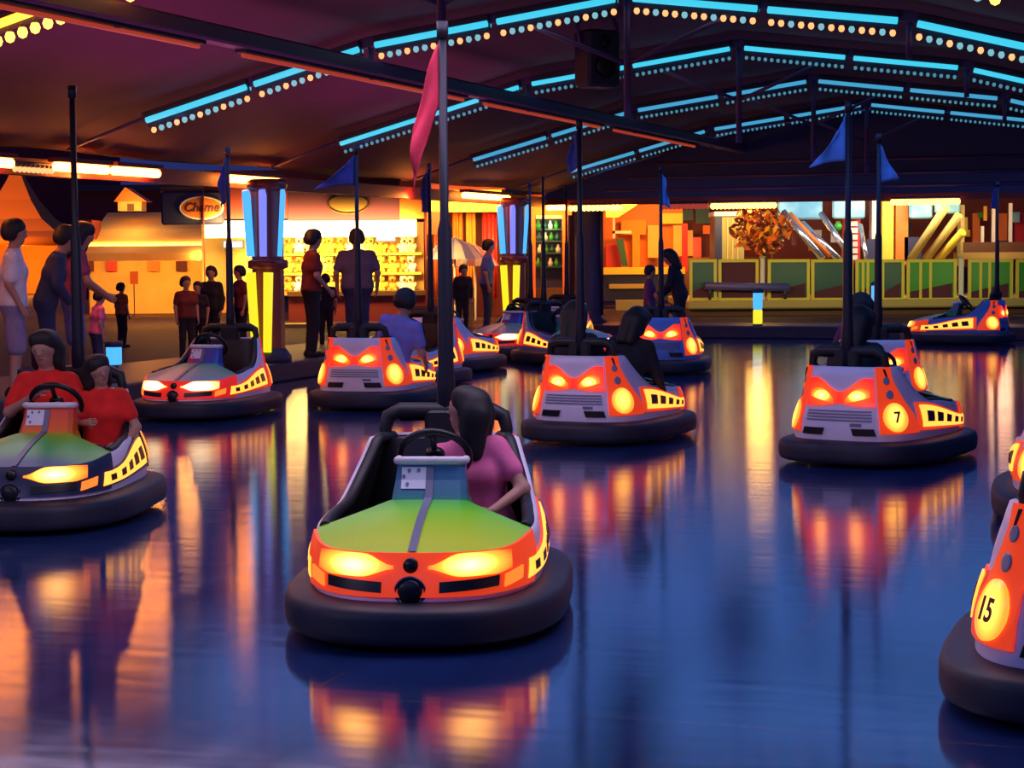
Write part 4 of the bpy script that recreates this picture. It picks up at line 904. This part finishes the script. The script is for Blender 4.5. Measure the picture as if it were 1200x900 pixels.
px_light('AREA', 180, 292, 44.9, (1, 0.42, 0.06), 210, 3.4, 0.5, (math.radians(50), 0, 0)); px_light('POINT', 232, 298, 44.6, (1, 0.6, 0.15), 60, 0.2)
px_light('POINT', 170, 262, 42, (1, 0.30, 0.03), 170, 0.3)
S = Stall('menu_stand', 'thin dark stand before the bright wall of the orange stall', 'stand', 157, 43.8); S.box('post', 156, 318, 158, 371, 43.8, .04, 'brown'); S.box('board', 152, 318, 162, 333, 43.78, .02, 'orangep')
# house shaped lantern above the stall
S = Stall('house_lantern', 'small lit house shaped lantern above the orange stall', 'lantern', 155, 46, 2.4)
S.box('body', 138, 234, 166, 247, 46, .6, 'lantern_wall'if 'lantern_wall' in M else 'cream'); lo, hi = S.c(133, 222, 172, 236, 45.9, .8)
b = MB(); b.prism([(lo[0], lo[2]), (hi[0], lo[2]), (hi[0] * .35 + lo[0] * .65, hi[2] + .05), (lo[0] * .65 + hi[0] * .35, hi[2] + .05)], lo[1], hi[1], 'y'); b.build('roof', M['orangep'], S.r)
S.box('window', 149, 239, 157, 247, 45.98, .05, 'brown'); px_light('POINT', 152, 243, 45.3, (1, 0.55, 0.12), 35, 0.15)
# dark sign with an oval
S = Stall('hanging_sign', 'dark blue sign with an oval name plate above the orange stall', 'sign', 225, 38.05, 2.4)
S.box('board', 188, 224, 262, 263, 38.05, .14, 'navyb', ch=0.04)
lo, hi = S.c(211, 231, 261, 256, 38.0, .1); b = MB(); cx, cz = (lo[0] + hi[0]) / 2, (lo[2] + hi[2]) / 2; rx, rz_ = (hi[0] - lo[0]) / 2, (hi[2] - lo[2]) / 2
b.prism([(cx + rx * math.cos(2 * PI * k / 32), cz + rz_ * math.sin(2 * PI * k / 32)) for k in range(32)], lo[1], lo[1] + .06, 'y'); b.build('oval', M['orangep'], S.r)
b = MB(); b.tube([(cx + rx * 1.02 * math.cos(2 * PI * k / 32), lo[1] + .01, cz + rz_ * 1.02 * math.sin(2 * PI * k / 32)) for k in range(32)], .02, 6, 0, True); b.build('oval_rim', M['whitep'], S.r)
def lettering(txt, size, loc, m, parent, name='lettering', rx_=PI / 2):
    cu = bpy.data.curves.new(name, 'FONT'); cu.body = txt; cu.size = size; cu.align_x = 'CENTER'; cu.align_y = 'CENTER'; cu.extrude = .004; cu.offset = size * .02; cu.shear = .25
    o = bpy.data.objects.new(name, cu); C.objects.link(o); dg = bpy.context.evaluated_depsgraph_get(); me = bpy.data.meshes.new_from_object(o.evaluated_get(dg)); me.materials.clear(); me.materials.append(m)
    bpy.data.objects.remove(o); q = bpy.data.objects.new(name, me); C.objects.link(q); q.parent = parent; q.location = loc; q.rotation_euler = (rx_, 0, 0); return q
lettering('Chame', 0.24, (cx, lo[1] - .008, cz), M['plumc'], S.r)
S.box('bracket', 188, 219, 240, 224, 38.1, .2, 'brown')
px_light('POINT', 215, 240, 34.5, (1, 0.35, 0.06), 26, 0.2)
# bright prize stall
S = Stall('prize_stall', 'bright yellow prize stall with a long white light band behind the man in grey', 'stall', 370, 38)
S.box('back_wall', 236, 262, 497, 345, 40.5, 0.1, 'cream'); S.box('counter', 338, 346, 502, 376, 38, .6, 'dkred'); S.box('counter_top', 336, 342, 503, 346, 37.95, .75, 'brown')
S.box('step', 330, 380, 372, 404, 37.2, .5, 'sand')
S.box('sign_board', 336, 208, 470, 258, 38, .12, 'plumc', ch=.03); S.box('end_board', 468, 212, 497, 256, 37.95, .12, 'orangep'); S.box('roof', 236, 200, 500, 208, 37.8, 3, 'dkred'); S.box('header', 236, 212, 338, 256, 38.2, .1, 'dkred')
S.box('light_band', 240, 259, 488, 277, 38.3, .06, 'fluor')
for x in (237, 497): S.box('post', x, 205, x + 4, 376, 37.9, .1, 'dkred')
lo, hi = S.c(384, 227, 432, 250, 37.9, .1); b = MB(); cx, cz = (lo[0] + hi[0]) / 2, (lo[2] + hi[2]) / 2; rx, rz_ = (hi[0] - lo[0]) / 2, (hi[2] - lo[2]) / 2
b.prism([(cx + rx * math.cos(2 * PI * k / 32), cz + rz_ * math.sin(2 * PI * k / 32)) for k in range(32)], lo[1], lo[1] + .06, 'y'); ov = b.build('oval_sign', mat('dull_gold_paint', (.30, .17, .05), .5), S.r)
b = MB(); b.tube([(cx + rx * math.cos(2 * PI * k / 32), lo[1], cz + rz_ * math.sin(2 * PI * k / 32)) for k in range(32)], .025, 6, 0, True); b.build('oval_rim', M['brown'], ov)
for y in (297, 320): S.box('shelf', 332, y, 494, y + 1.6, 40.1, .4, 'yellowp')
for x in (268, 375, 445): S.box('divider', x, 262, x + 2, 345, 40.0, .4, 'yellowp')
px_light('AREA', 365, 268, 37.6, (1, 0.60, 0.14), 420, 4.0, 0.4, (math.radians(65), 0, 0)); px_light('AREA', 365, 282, 39.4, (1, 0.62, 0.15), 130, 4.0, 0.4, (math.radians(60), 0, 0))
for x0, x1, y0, y1, lab in ((262, 284, 283, 290, 'left of the first light pillar'), (441, 463, 268, 282, 'right of the man in grey')):
    S2 = Stall('monitor', 'small pale blue screen high in the prize stall, ' + lab, 'screen', (x0 + x1) / 2, 39.9, 1.6); S2.box('case', x0 - 1.5, y0 - 1.5, x1 + 1.5, y1 + 1.5, 39.92, .12, 'housing'); S2.box('screen', x0, y0, x1, y1, 39.9, .02, 'screen')
# plush prizes on the shelves
def toy_mesh():
    b = MB(); b.ball((0, 0, .11), .10, 12, 0, (1, .8, 1.1)); b.ball((0, -.02, .27), .085, 12, 0)
    for e in (-1, 1): b.ball((e * .065, -.01, .345), .034, 8, 0); b.ball((e * .10, -.05, .15), .036, 8, 0, (1, 1, 1.6)); b.ball((e * .065, -.09, .045), .045, 8, 0, (1, 1.3, 1))
    b.ball((0, -.10, .25), .032, 8, 1)
    return b
toy_m = [('yellow', mat('yellow_plush', (.85, .62, .10), .9)), ('cream', mat('cream_plush', (.85, .72, .45), .9)), ('orange', mat('orange_plush', (.75, .28, .05), .9)), ('green', mat('green_plush', (.35, .55, .12), .9)), ('white', mat('white_plush', (.85, .82, .78), .9))]
toy0 = None
for yrow, shelf in ((297, 'upper'), (320, 'lower'), (342, 'bottom')):
    for i, x in enumerate(range(338, 494, 12)):
        col, tm = toy_m[(i * 7 + yrow) % 5]; q = P(x + (i * 5 % 4), yrow, 40.25)
        if toy0 is None: o = toy_mesh().build('plush_toy', [tm, M['brown']]); toy0 = o
        else: o = toy0.copy(); C.objects.link(o); o.material_slots[0].link = 'OBJECT'; o.material_slots[0].material = tm
        o.location = (q.x, q.y, q.z + .005); o.rotation_euler = (0, 0, (i % 3 - 1) * .2); tag(o, '%s plush toy on the %s row of the bright prize stall' % (col, shelf), 'toy', '%s plush toys, %s row of the prize stall' % (col, shelf))
# curtain booth with parasols
S = Stall('curtain_booth', 'orange booth with tall fabric panels behind the striped parasols', 'booth', 545, 42)
S.box('header', 503, 222, 588, 248, 42, .15, 'yellowp'); S.box('back_wall', 500, 248, 590, 372, 43.5, .1, 'dkred'); S.box('roof', 498, 214, 592, 222, 41.8, 2, 'dkred')
for x, w, m in ((507, 12, 'orangep'), (530, 13, 'orangep'), (546, 12, 'tent'), (565, 18, 'redp')):
    lo, hi = S.c(x, 249, x + w, 350, 42.6, .1); b = MB(); b.grid([[(lo[0] + (hi[0] - lo[0]) * i / 12, lo[1] + .04 * math.sin(i * 1.9), z) for z in (lo[2], hi[2])] for i in range(13)]); b.build('curtain', M[m], S.r, solid=.02)
S.box('side_panel', 500, 248, 518, 275, 41.95, .1, 'brown'); px_light('AREA', 545, 240, 41.2, (1, 0.42, 0.08), 150, 2.0, 0.3, (math.radians(50), 0, 0)); px_light('POINT', 515, 262, 41.0, (1, .5, .1), 40, .2)
def parasol(label, px, Y, zt, r, m1, m2):
    q = P(px, 300, Y); t = thing('parasol', label, 'parasol', (q.x, q.y, .15), 0, 'parasols'); b = MB()
    b.tube([(0, 0, 0), (0, 0, zt)], .025, 8); b.build('pole', M['whitep'], t)
    b = MB(); n = 16
    for k in range(n):
        a0_, a1_ = 2 * PI * k / n, 2 * PI * (k + 1) / n
        b.add([(0, 0, zt), (r * .6 * math.cos(a0_), r * .6 * math.sin(a0_), zt - .16), (r * .6 * math.cos(a1_), r * .6 * math.sin(a1_), zt - .16), (r * math.cos(a0_), r * math.sin(a0_), zt - .45), (r * math.cos(a1_), r * math.sin(a1_), zt - .45)], [(0, 1, 2), (1, 3, 4, 2)], k % 2)
    b.build('canopy', [m1, m2], t)
parasol('pale violet and white striped parasol beside the pink flag pole', 533, 39.5, 1.75, .62, M['whitep'], mat('violet_cloth', (.35, .3, .6), .8)); parasol('white and pink striped parasol left of the man in blue', 557, 40.6, 1.60, .5, M['whitep'], mat('pink_cloth', (.7, .35, .4), .8))
S = Stall('wooden_stool', 'tan wooden box seat beside the child under the parasols', 'seat', 545, 35.5); S.box('top', 534, 350, 556, 354, 35.5, .4, 'sand'); S.box('body', 536, 354, 554, 386.5, 35.55, .3, 'sand')
# kiosk with shelves
S = Stall('kiosk', 'orange framed kiosk with dim shelves right of the second light pillar', 'kiosk', 647, 40)
S.box('back_wall', 622, 240, 668, 378, 41.5, .1, 'navyb'); S.box('header', 620, 238, 670, 252, 40, .15, 'orangep'); S.box('roof', 618, 228, 672, 238, 39.8, 1.8, 'dkred')
for x in (621, 659): S.box('frame_post', x, 252, x + 7, 378, 40, .15, 'orangep')
S.box('lintel', 628, 252, 660, 256, 40.02, .1, 'whitep'); S.box('counter', 628, 338, 659, 378, 40.1, .4, 'brown')
for y in (268, 282, 296, 312): S.box('shelf', 628, y, 659, y + 1.5, 41.1, .35, 'teal')
px_light('AREA', 645, 246, 39.3, (1, 0.32, 0.05), 60, 1.0, 0.3, (math.radians(50), 0, 0)); px_light('POINT', 645, 262, 40.9, (.8, .9, .4), 14, .15)
pot0 = None
for yi, y in enumerate((268, 282, 296, 312)):
    for i, x in enumerate((631, 638, 645, 652)):
        q = P(x + yi % 3, y, 41.2); col, mm = [('green', M['greenp']), ('teal', M['teal']), ('white', M['whitep'])][(i + yi) % 3]
        if pot0 is None: b = MB(); b.lathe([(.05, 0), (.055, .08), (.03, .12), (.022, .17), (.001, .18)], n=10); o = b.build('bottle', mm); pot0 = o
        else: o = pot0.copy(); C.objects.link(o); o.material_slots[0].link = 'OBJECT'; o.material_slots[0].material = mm
        o.location = (q.x, q.y, q.z + .002); tag(o, '%s bottle on the dim shelves of the orange framed kiosk' % col, 'bottle', '%s bottles in the kiosk' % col)
# dark column with its ribs
q = P(690, 300, 37.5); t = thing('dark_column', 'broad dark unlit column right of the orange framed kiosk', 'column', (q.x, q.y, .15))
b = MB(); b.lathe([(.34, 0), (.34, .12), (.28, .16), (.26, 2.3), (.32, 2.4), (.32, 2.55)], n=20); b.build('shaft', M['navyb'], t)
for e in (-1, 1): b = MB(); b.tube([(e * .24, -.16, .2), (e * .24, -.16, 2.3)], .035, 8); b.build('rib', M['housing'], t)
# orange game booth
S = Stall('game_booth', 'glowing orange game booth with a yellow corner board right of the dark column', 'booth', 750, 48)
S.box('back_wall', 706, 240, 800, 320, 50, .1, 'orangep'); S.box('counter', 704, 320, 802, 352, 48, .6, 'navyb'); S.box('counter_top', 703, 314, 803, 321, 47.9, .8, 'yellowp'); S.box('roof', 702, 224, 806, 231, 47.6, 2.6, 'dkred')
lo, hi = S.c(710, 228, 768, 254, 47.8, .1); b = MB(); b.prism([(lo[0], hi[2]), (hi[0], hi[2]), (hi[0] * .6 + lo[0] * .4, (lo[2] + hi[2]) / 2), (lo[0] * .75 + hi[0] * .25, lo[2]), (lo[0], lo[2])], lo[1], lo[1] + .1, 'y'); b.build('corner_board', M['yellowp'], S.r)
for x0, y0, x1, y1, m in ((728, 258, 757, 275, 'tent'), (741, 275, 750, 318, 'tent'), (759, 264, 772, 302, 'cream'), (789, 264, 799, 300, 'cream'), (710, 285, 728, 318, 'redp'), (775, 250, 800, 262, 'yellowp'), (799, 262, 806, 318, 'redp')): S.box('panel', x0, y0, x1, y1, 49.6, .12, m)
lo, hi = S.c(718, 255, 740, 279, 49.3, .05); b = MB(); b.box((lo[0], lo[1], lo[2]), (lo[0] + .06, lo[1] + .05, hi[2])); b.box((lo[0], lo[1], lo[2] + .12), (hi[0], lo[1] + .05, lo[2] + .19)); b.build('white_bracket', M['whitep'], S.r)
S.box('shelf_light', 714, 333, 757, 338, 47.9, .1, 'sand'); S.box('shelf_front', 722, 352, 756, 364, 46.6, .4, 'sand')
lo, hi = S.c(722, 280, 736, 312, 49.2, .1); b = MB(); b.prism([(lo[0], hi[2]), (hi[0] * .6 + lo[0] * .4, hi[2]), (hi[0], lo[2]), (hi[0] * .5 + lo[0] * .5, lo[2])], lo[1], lo[1] + .08, 'y'); b.build('slanted_board', M['teal'], S.r)
px_light('AREA', 752, 236, 47.4, (1, 0.36, 0.04), 190, 2.0, 0.4, (math.radians(55), 0, 0))
S = Stall('container', 'sand coloured container box with a dark left side behind the yellow railing', 'container', 855, 45.5, .5)
S.box('body', 846, 253, 872, 348.5, 45.5, 1.2, 'sand'); S.box('side_wall', 838, 251, 846, 348.5, 45.45, 1.2, 'navyb'); S.box('lid', 837, 248, 873, 253, 45.4, 1.3, 'whitep')
for x in (852, 858, 864): S.box('rib', x, 256, x + 1.5, 304, 45.45, .06, 'cream')
px_light('AREA', 850, 240, 44.2, (1, 0.72, 0.25), 45, 1.5, 0.4, (math.radians(55), 0, 0))
S = Stall('red_booth', 'dark red booth with orange lit goods between the game booth and the container', 'booth', 820, 52)
S.box('back_wall', 800, 228, 915, 320, 53.5, .1, 'dkred'); S.box('front', 802, 302, 915, 357.5, 52, .2, 'brown')
for x0, y0, x1, y1, m in ((806, 270, 812, 300, 'cream'), (812, 278, 822, 302, 'redp'), (824, 264, 836, 274, 'orangep'), (800, 246, 812, 258, 'teal'), (815, 240, 832, 262, 'teal')): S.box('panel', x0, y0, x1, y1, 52.6, .2, m)
px_light('POINT', 815, 290, 51.0, (1, .35, .06), 130, .3)
# golden foliage
def foliage(name, label, cat, px, py, Y, rx_, rz2, n, cols, size, z0=.15):
    q = P(px, py, Y); t = thing(name, label, cat, (q.x, q.y, z0)); zc = q.z - z0
    b = MB(); b.tube([(0, 0, 0), (.05, .05, zc * .6), (0, 0, zc)], [.10, .07, .04], 8); b.build('trunk', M['brown'], t); b = MB()
    for i in range(n):
        d = rng.normal(size=3); d /= np.linalg.norm(d); rr = rng.random() ** .4; c = np.array((d[0] * rx_ * rr, d[1] * rx_ * rr * .7, zc + d[2] * rz2 * rr)); u = rng.normal(size=3); u /= np.linalg.norm(u); v = np.cross(u, rng.normal(size=3)); v /= np.linalg.norm(v); s_ = size * (.6 + .8 * rng.random())
        b.add([c - u * s_, c + v * s_ * .45, c + u * s_, c - v * s_ * .45], [(0, 1, 2, 3)], int(rng.integers(len(cols))), False)
    b.build('leaves', cols, t)
foliage('golden_tree', 'decorative tree of golden lit leaves right of the container', 'tree', 893, 268, 44, .70, .60, 420, [M['gold'], M['orangep'], M['dkred']], .11, .5)
foliage('dark_tree', 'dark green tree behind the ride at the right edge', 'tree', 1168, 236, 56, 1.4, .7, 500, [mat('dark_leaf', (.03, .09, .03), .7), mat('mid_leaf', (.05, .16, .04), .7)], .16)
px_light('POINT', 890, 255, 42.6, (1, .5, .1), 50, .3)
# the ride on the right
S = Stall('fairground_ride', 'brightly lit ride with blue swirl boards and slanted chrome arms behind the railing', 'ride', 1060, 46)
for x0, y0, x1, y1, m in ((912, 226, 964, 257, 'tealblue'), (976, 228, 1014, 256, 'tealblue'), (1066, 230, 1093, 256, 'tealblue'), (1096, 226, 1126, 250, 'tealblue')): S.box('swirl_board', x0, y0, x1, y1, 45.6, .12, m, ch=.04)
S.box('back_wall', 905, 222, 1250, 312, 48.5, .1, 'dkred'); S.box('roof_band', 905, 216, 1250, 224, 45.4, 3.0, 'redp')
for x0, x1, y0, y1, m in ((990, 1008, 256, 308, 'redp'), (1034, 1047, 236, 310, 'yellowp'), (1050, 1064, 240, 310, 'orangep'), (1016, 1030, 280, 306, 'navyb'), (1060, 1080, 278, 306, 'navyb'), (1022, 1031, 228, 280, 'whitep'), (1126, 1130, 240, 312, 'sand')): S.box('column', x0, y0, x1, y1, 45.9, .35, m)
lo, hi = S.c(993, 258, 1005, 306, 45.85, .04)
for i in range(6): z = lo[2] + (hi[2] - lo[2]) * (i + .5) / 6; b = MB(); b.box((lo[0], lo[1], z - .06), (hi[0], lo[1] + .04, z + .06)); b.build('white_rung', M['whitep'], S.r)
for xa, ya, xb, yb, w, m in ((918, 248, 964, 303, .08, 'chrome'), (940, 262, 984, 305, .08, 'chrome'), (962, 250, 996, 300, .07, 'chrome'), (1068, 303, 1108, 243, .10, 'sand'), (1085, 304, 1124, 252, .10, 'sand'), (1100, 304, 1128, 272, .10, 'yellowp'), (1008, 264, 1016, 306, .06, 'chrome'), (926, 250, 972, 300, .05, 'orangep')):
    a = P(xa, ya, 45.4) - S.o; c = P(xb, yb, 44.6) - S.o; b = MB(); b.tube([a, c], w, 10); b.build('slanted_arm', M[m], S.r)
for x, y0, y1 in ((1163, 240, 297), (1183, 238, 295), (1150, 265, 300), (1204, 240, 297)): S.box('hanging_light', x, y0, x + 3, y1, 46.2, .08, 'whitep')
for x0, x1, m in ((1140, 1148, 'orangep'), (1170, 1180, 'orangep'), (1190, 1200, 'redp')): S.box('figure_board', x0, 250, x1, 292, 47.4, .1, m)
S.box('bench', 1130, 284, 1250, 300, 45.8, .8, 'brown'); S.box('bench_edge', 1122, 296, 1250, 303, 45.2, .4, 'sand')
lo, hi = S.c(976, 262, 988, 269, 45.3, .1); b = MB(); b.ball(((lo[0] + hi[0]) / 2, lo[1], (lo[2] + hi[2]) / 2), .1, 10); b.build('green_lamp', M['green_glow'] if 'green_glow' in M else M['greenp'], S.r)
frng = random.Random(5)
for i in range(34):
    x = frng.choice([frng.uniform(1014, 1066), frng.uniform(1126, 1250), frng.uniform(912, 990)]); y = frng.uniform(232, 292); hh = frng.uniform(5, 20); ww = frng.uniform(3, 9)
    S.box('figure_board', x, y, x + ww, min(304, y + hh), 46.6 + i * .03, .06, frng.choice(['redp', 'tealblue', 'yellowp', 'whitep', 'navyb', 'orangep', 'greenp', 'gold', 'dkred']))
px_light('AREA', 990, 224, 44.2, (.75, .9, 1), 50, 4.0, .4, (math.radians(50), 0, 0)); px_light('AREA', 1085, 226, 44.2, (1, .72, .32), 85, 2.6, .4, (math.radians(50), 0, 0)); px_light('POINT', 1175, 262, 44.8, (1, .5, .3), 30, .3)
# platform of the ride and its railing
S = Stall('ride_platform', 'long low platform with a sand coloured edge under the yellow railing', 'platform', 1030, 42)
S.box('deck', 806, 353, 1290, 359, 42, 5.3, 'sand', ch=.03); S.box('skirt', 808, 359, 1290, 371, 42.15, 5.0, 'skirt_brown' if 'skirt_brown' in M else 'brown'); S.box('foot', 812, 371, 1288, 373, 42.4, 4.7, 'navyb')
rail_defs = [(808, 840, 'teal', 'teal infill', 'leftmost of the row, beside the attendant'), (842, 889, 'plumc', 'dark infill', 'before the sand coloured container'), (900, 949, 'teal', 'teal infill', 'right of the lit bollard'), (951, 1000, 'teal', 'teal infill', 'behind the number 7 car pole'), (1003, 1031, 'greenp', 'green infill', 'left of the blue bollard pole'), (1033, 1060, 'teal', 'teal infill', 'below the yellow column of the ride'), (1063, 1121, 'greenp', 'wide green infill', 'below the slanted sand arms'), (1135, 1187, 'greenp', 'green infill', 'second from the right edge'), (1191, 1245, 'greenp', 'green infill', 'cut by the right picture edge')]
M['rail_yellow'] = mat('yellow_rail_paint', (.80, .66, .06), .4)
for x0, x1, m, ds, lab in rail_defs:
    S = Stall('railing', 'yellow framed railing panel with %s, %s' % (ds, lab), 'railing', (x0 + x1) / 2, 42.2, .507, 'yellow framed railing panels')
    lo, hi = S.c(x0, 304, x1, 352.3, 42.2, .07); w = .065; b = MB()
    b.box(lo, (lo[0] + w, hi[1], hi[2])); b.box((hi[0] - w, lo[1], lo[2]), hi); b.box((lo[0] + w, lo[1], hi[2] - w), (hi[0] - w, hi[1], hi[2])); b.box((lo[0] + w, lo[1], lo[2]), (hi[0] - w, hi[1], lo[2] + w)); b.build('frame', M['rail_yellow'], S.r)
    b = MB(); b.box((lo[0] + w, lo[1] + .03, lo[2] + w), (hi[0] - w, lo[1] + .05, hi[2] - w)); b.build('infill', M[m], S.r)
    b = MB(); h = hi[2] - lo[2]; b.prism([(lo[0] + w, lo[2] + w), (hi[0] - w * 1.5, lo[2] + w), (hi[0] - w * 1.5, lo[2] + h * .42), (lo[0] + w, lo[2] + h * .22)], lo[1] + .015, lo[1] + .03, 'y'); b.build('dark_motif', M['plumc'], S.r)
    if m == 'greenp':
        for u in (.25, .45): b = MB(); b.box((lo[0] + (hi[0] - lo[0]) * u, lo[1] + .01, lo[2] + w), (lo[0] + (hi[0] - lo[0]) * u + .06, lo[1] + .03, hi[2] - w)); b.build('bar', M['rail_yellow'], S.r)
for x in (894, 1127): S = Stall('railing_post', 'pale post between railing panels, ' + ('above the lit bollard' if x == 894 else 'right of the wide green panel'), 'post', x, 42.2, .507); S.box('shaft', x - 2.5, 302, x + 2.5, 352.3, 42.15, .12, 'whitep', ch=.02); S.box('cap', x - 3.2, 300, x + 3.2, 302.5, 42.12, .18, 'sand')
S = Stall('hand_rail', 'violet rail running across the two panels before the container', 'rail', 870, 42.05, .507)
a = P(826, 335, 42.05) - S.o; c = P(925, 337, 42.05) - S.o; b = MB(); b.tube([a, c], .09, 10); b.build('bar', mat('violet_paint', (.10, .08, .35), .4), S.r)
for x in (832, 920): a = P(x, 336, 42.05) - S.o; b = MB(); b.tube([a, Vector((a.x, a.y, 0))], .035, 8); b.build('stanchion', M['navyb'], S.r)
for px_ in (850, 960, 1070, 1180): px_light('AREA', px_, 318, 40.3, (1, .95, .35), 8, 1.6, .2, (math.radians(88), 0, 0))
# far dark booths closing the view
for x0, x1, y0, Y, lab, m in ((-160, 120, 150, 95, 'tall wide dark plum hall far behind the peaked tent', 'plumc'), (90, 330, 222, 62, 'dark hall roof behind the orange stall', 'plumc'), (480, 720, 226, 64, 'dark red hall behind the curtain booth and kiosk', 'dkred'), (690, 880, 226, 70, 'dark hall behind the game booth', 'plumc'), (886, 1320, 218, 80, 'dark plum hall behind the bright ride', 'plumc')):
    S = Stall('fair_hall', lab, 'building', (x0 + x1) / 2, Y, 0.0); S.box('front', x0, y0, x1, 294 + 1.5 * 2250 / Y, Y, 5, m); S.box('roof_edge', x0 - 3, y0 - 5, x1 + 3, y0, Y - .3, 5.6, 'navyb')
# loudspeaker hanging under the roof
q = P(700, 65, 20.5); t = thing('loudspeaker', 'dark loudspeaker hanging under the ceiling between the first two arches', 'speaker', q, 0.5)
b = MB(); b.box((-.20, -.16, -.34), (.20, .16, .26), 0, .03); b.build('cabinet', M['housing'], t)
for z, r_ in ((-.12, .13), (.13, .07)): b = MB(); b.lathe([(r_, 0), (r_ * .6, .03), (.001, .02)], (0, -.162, z), 18, 0, 'y'); b.build('cone', M['black_plastic'], t)
for e in (-1, 1): b = MB(); b.tube([(e * .2, 0, .1), (e * .25, 0, .3), (0, 0, .75)], .02, 6); b.build('bracket', M['beam'], t)
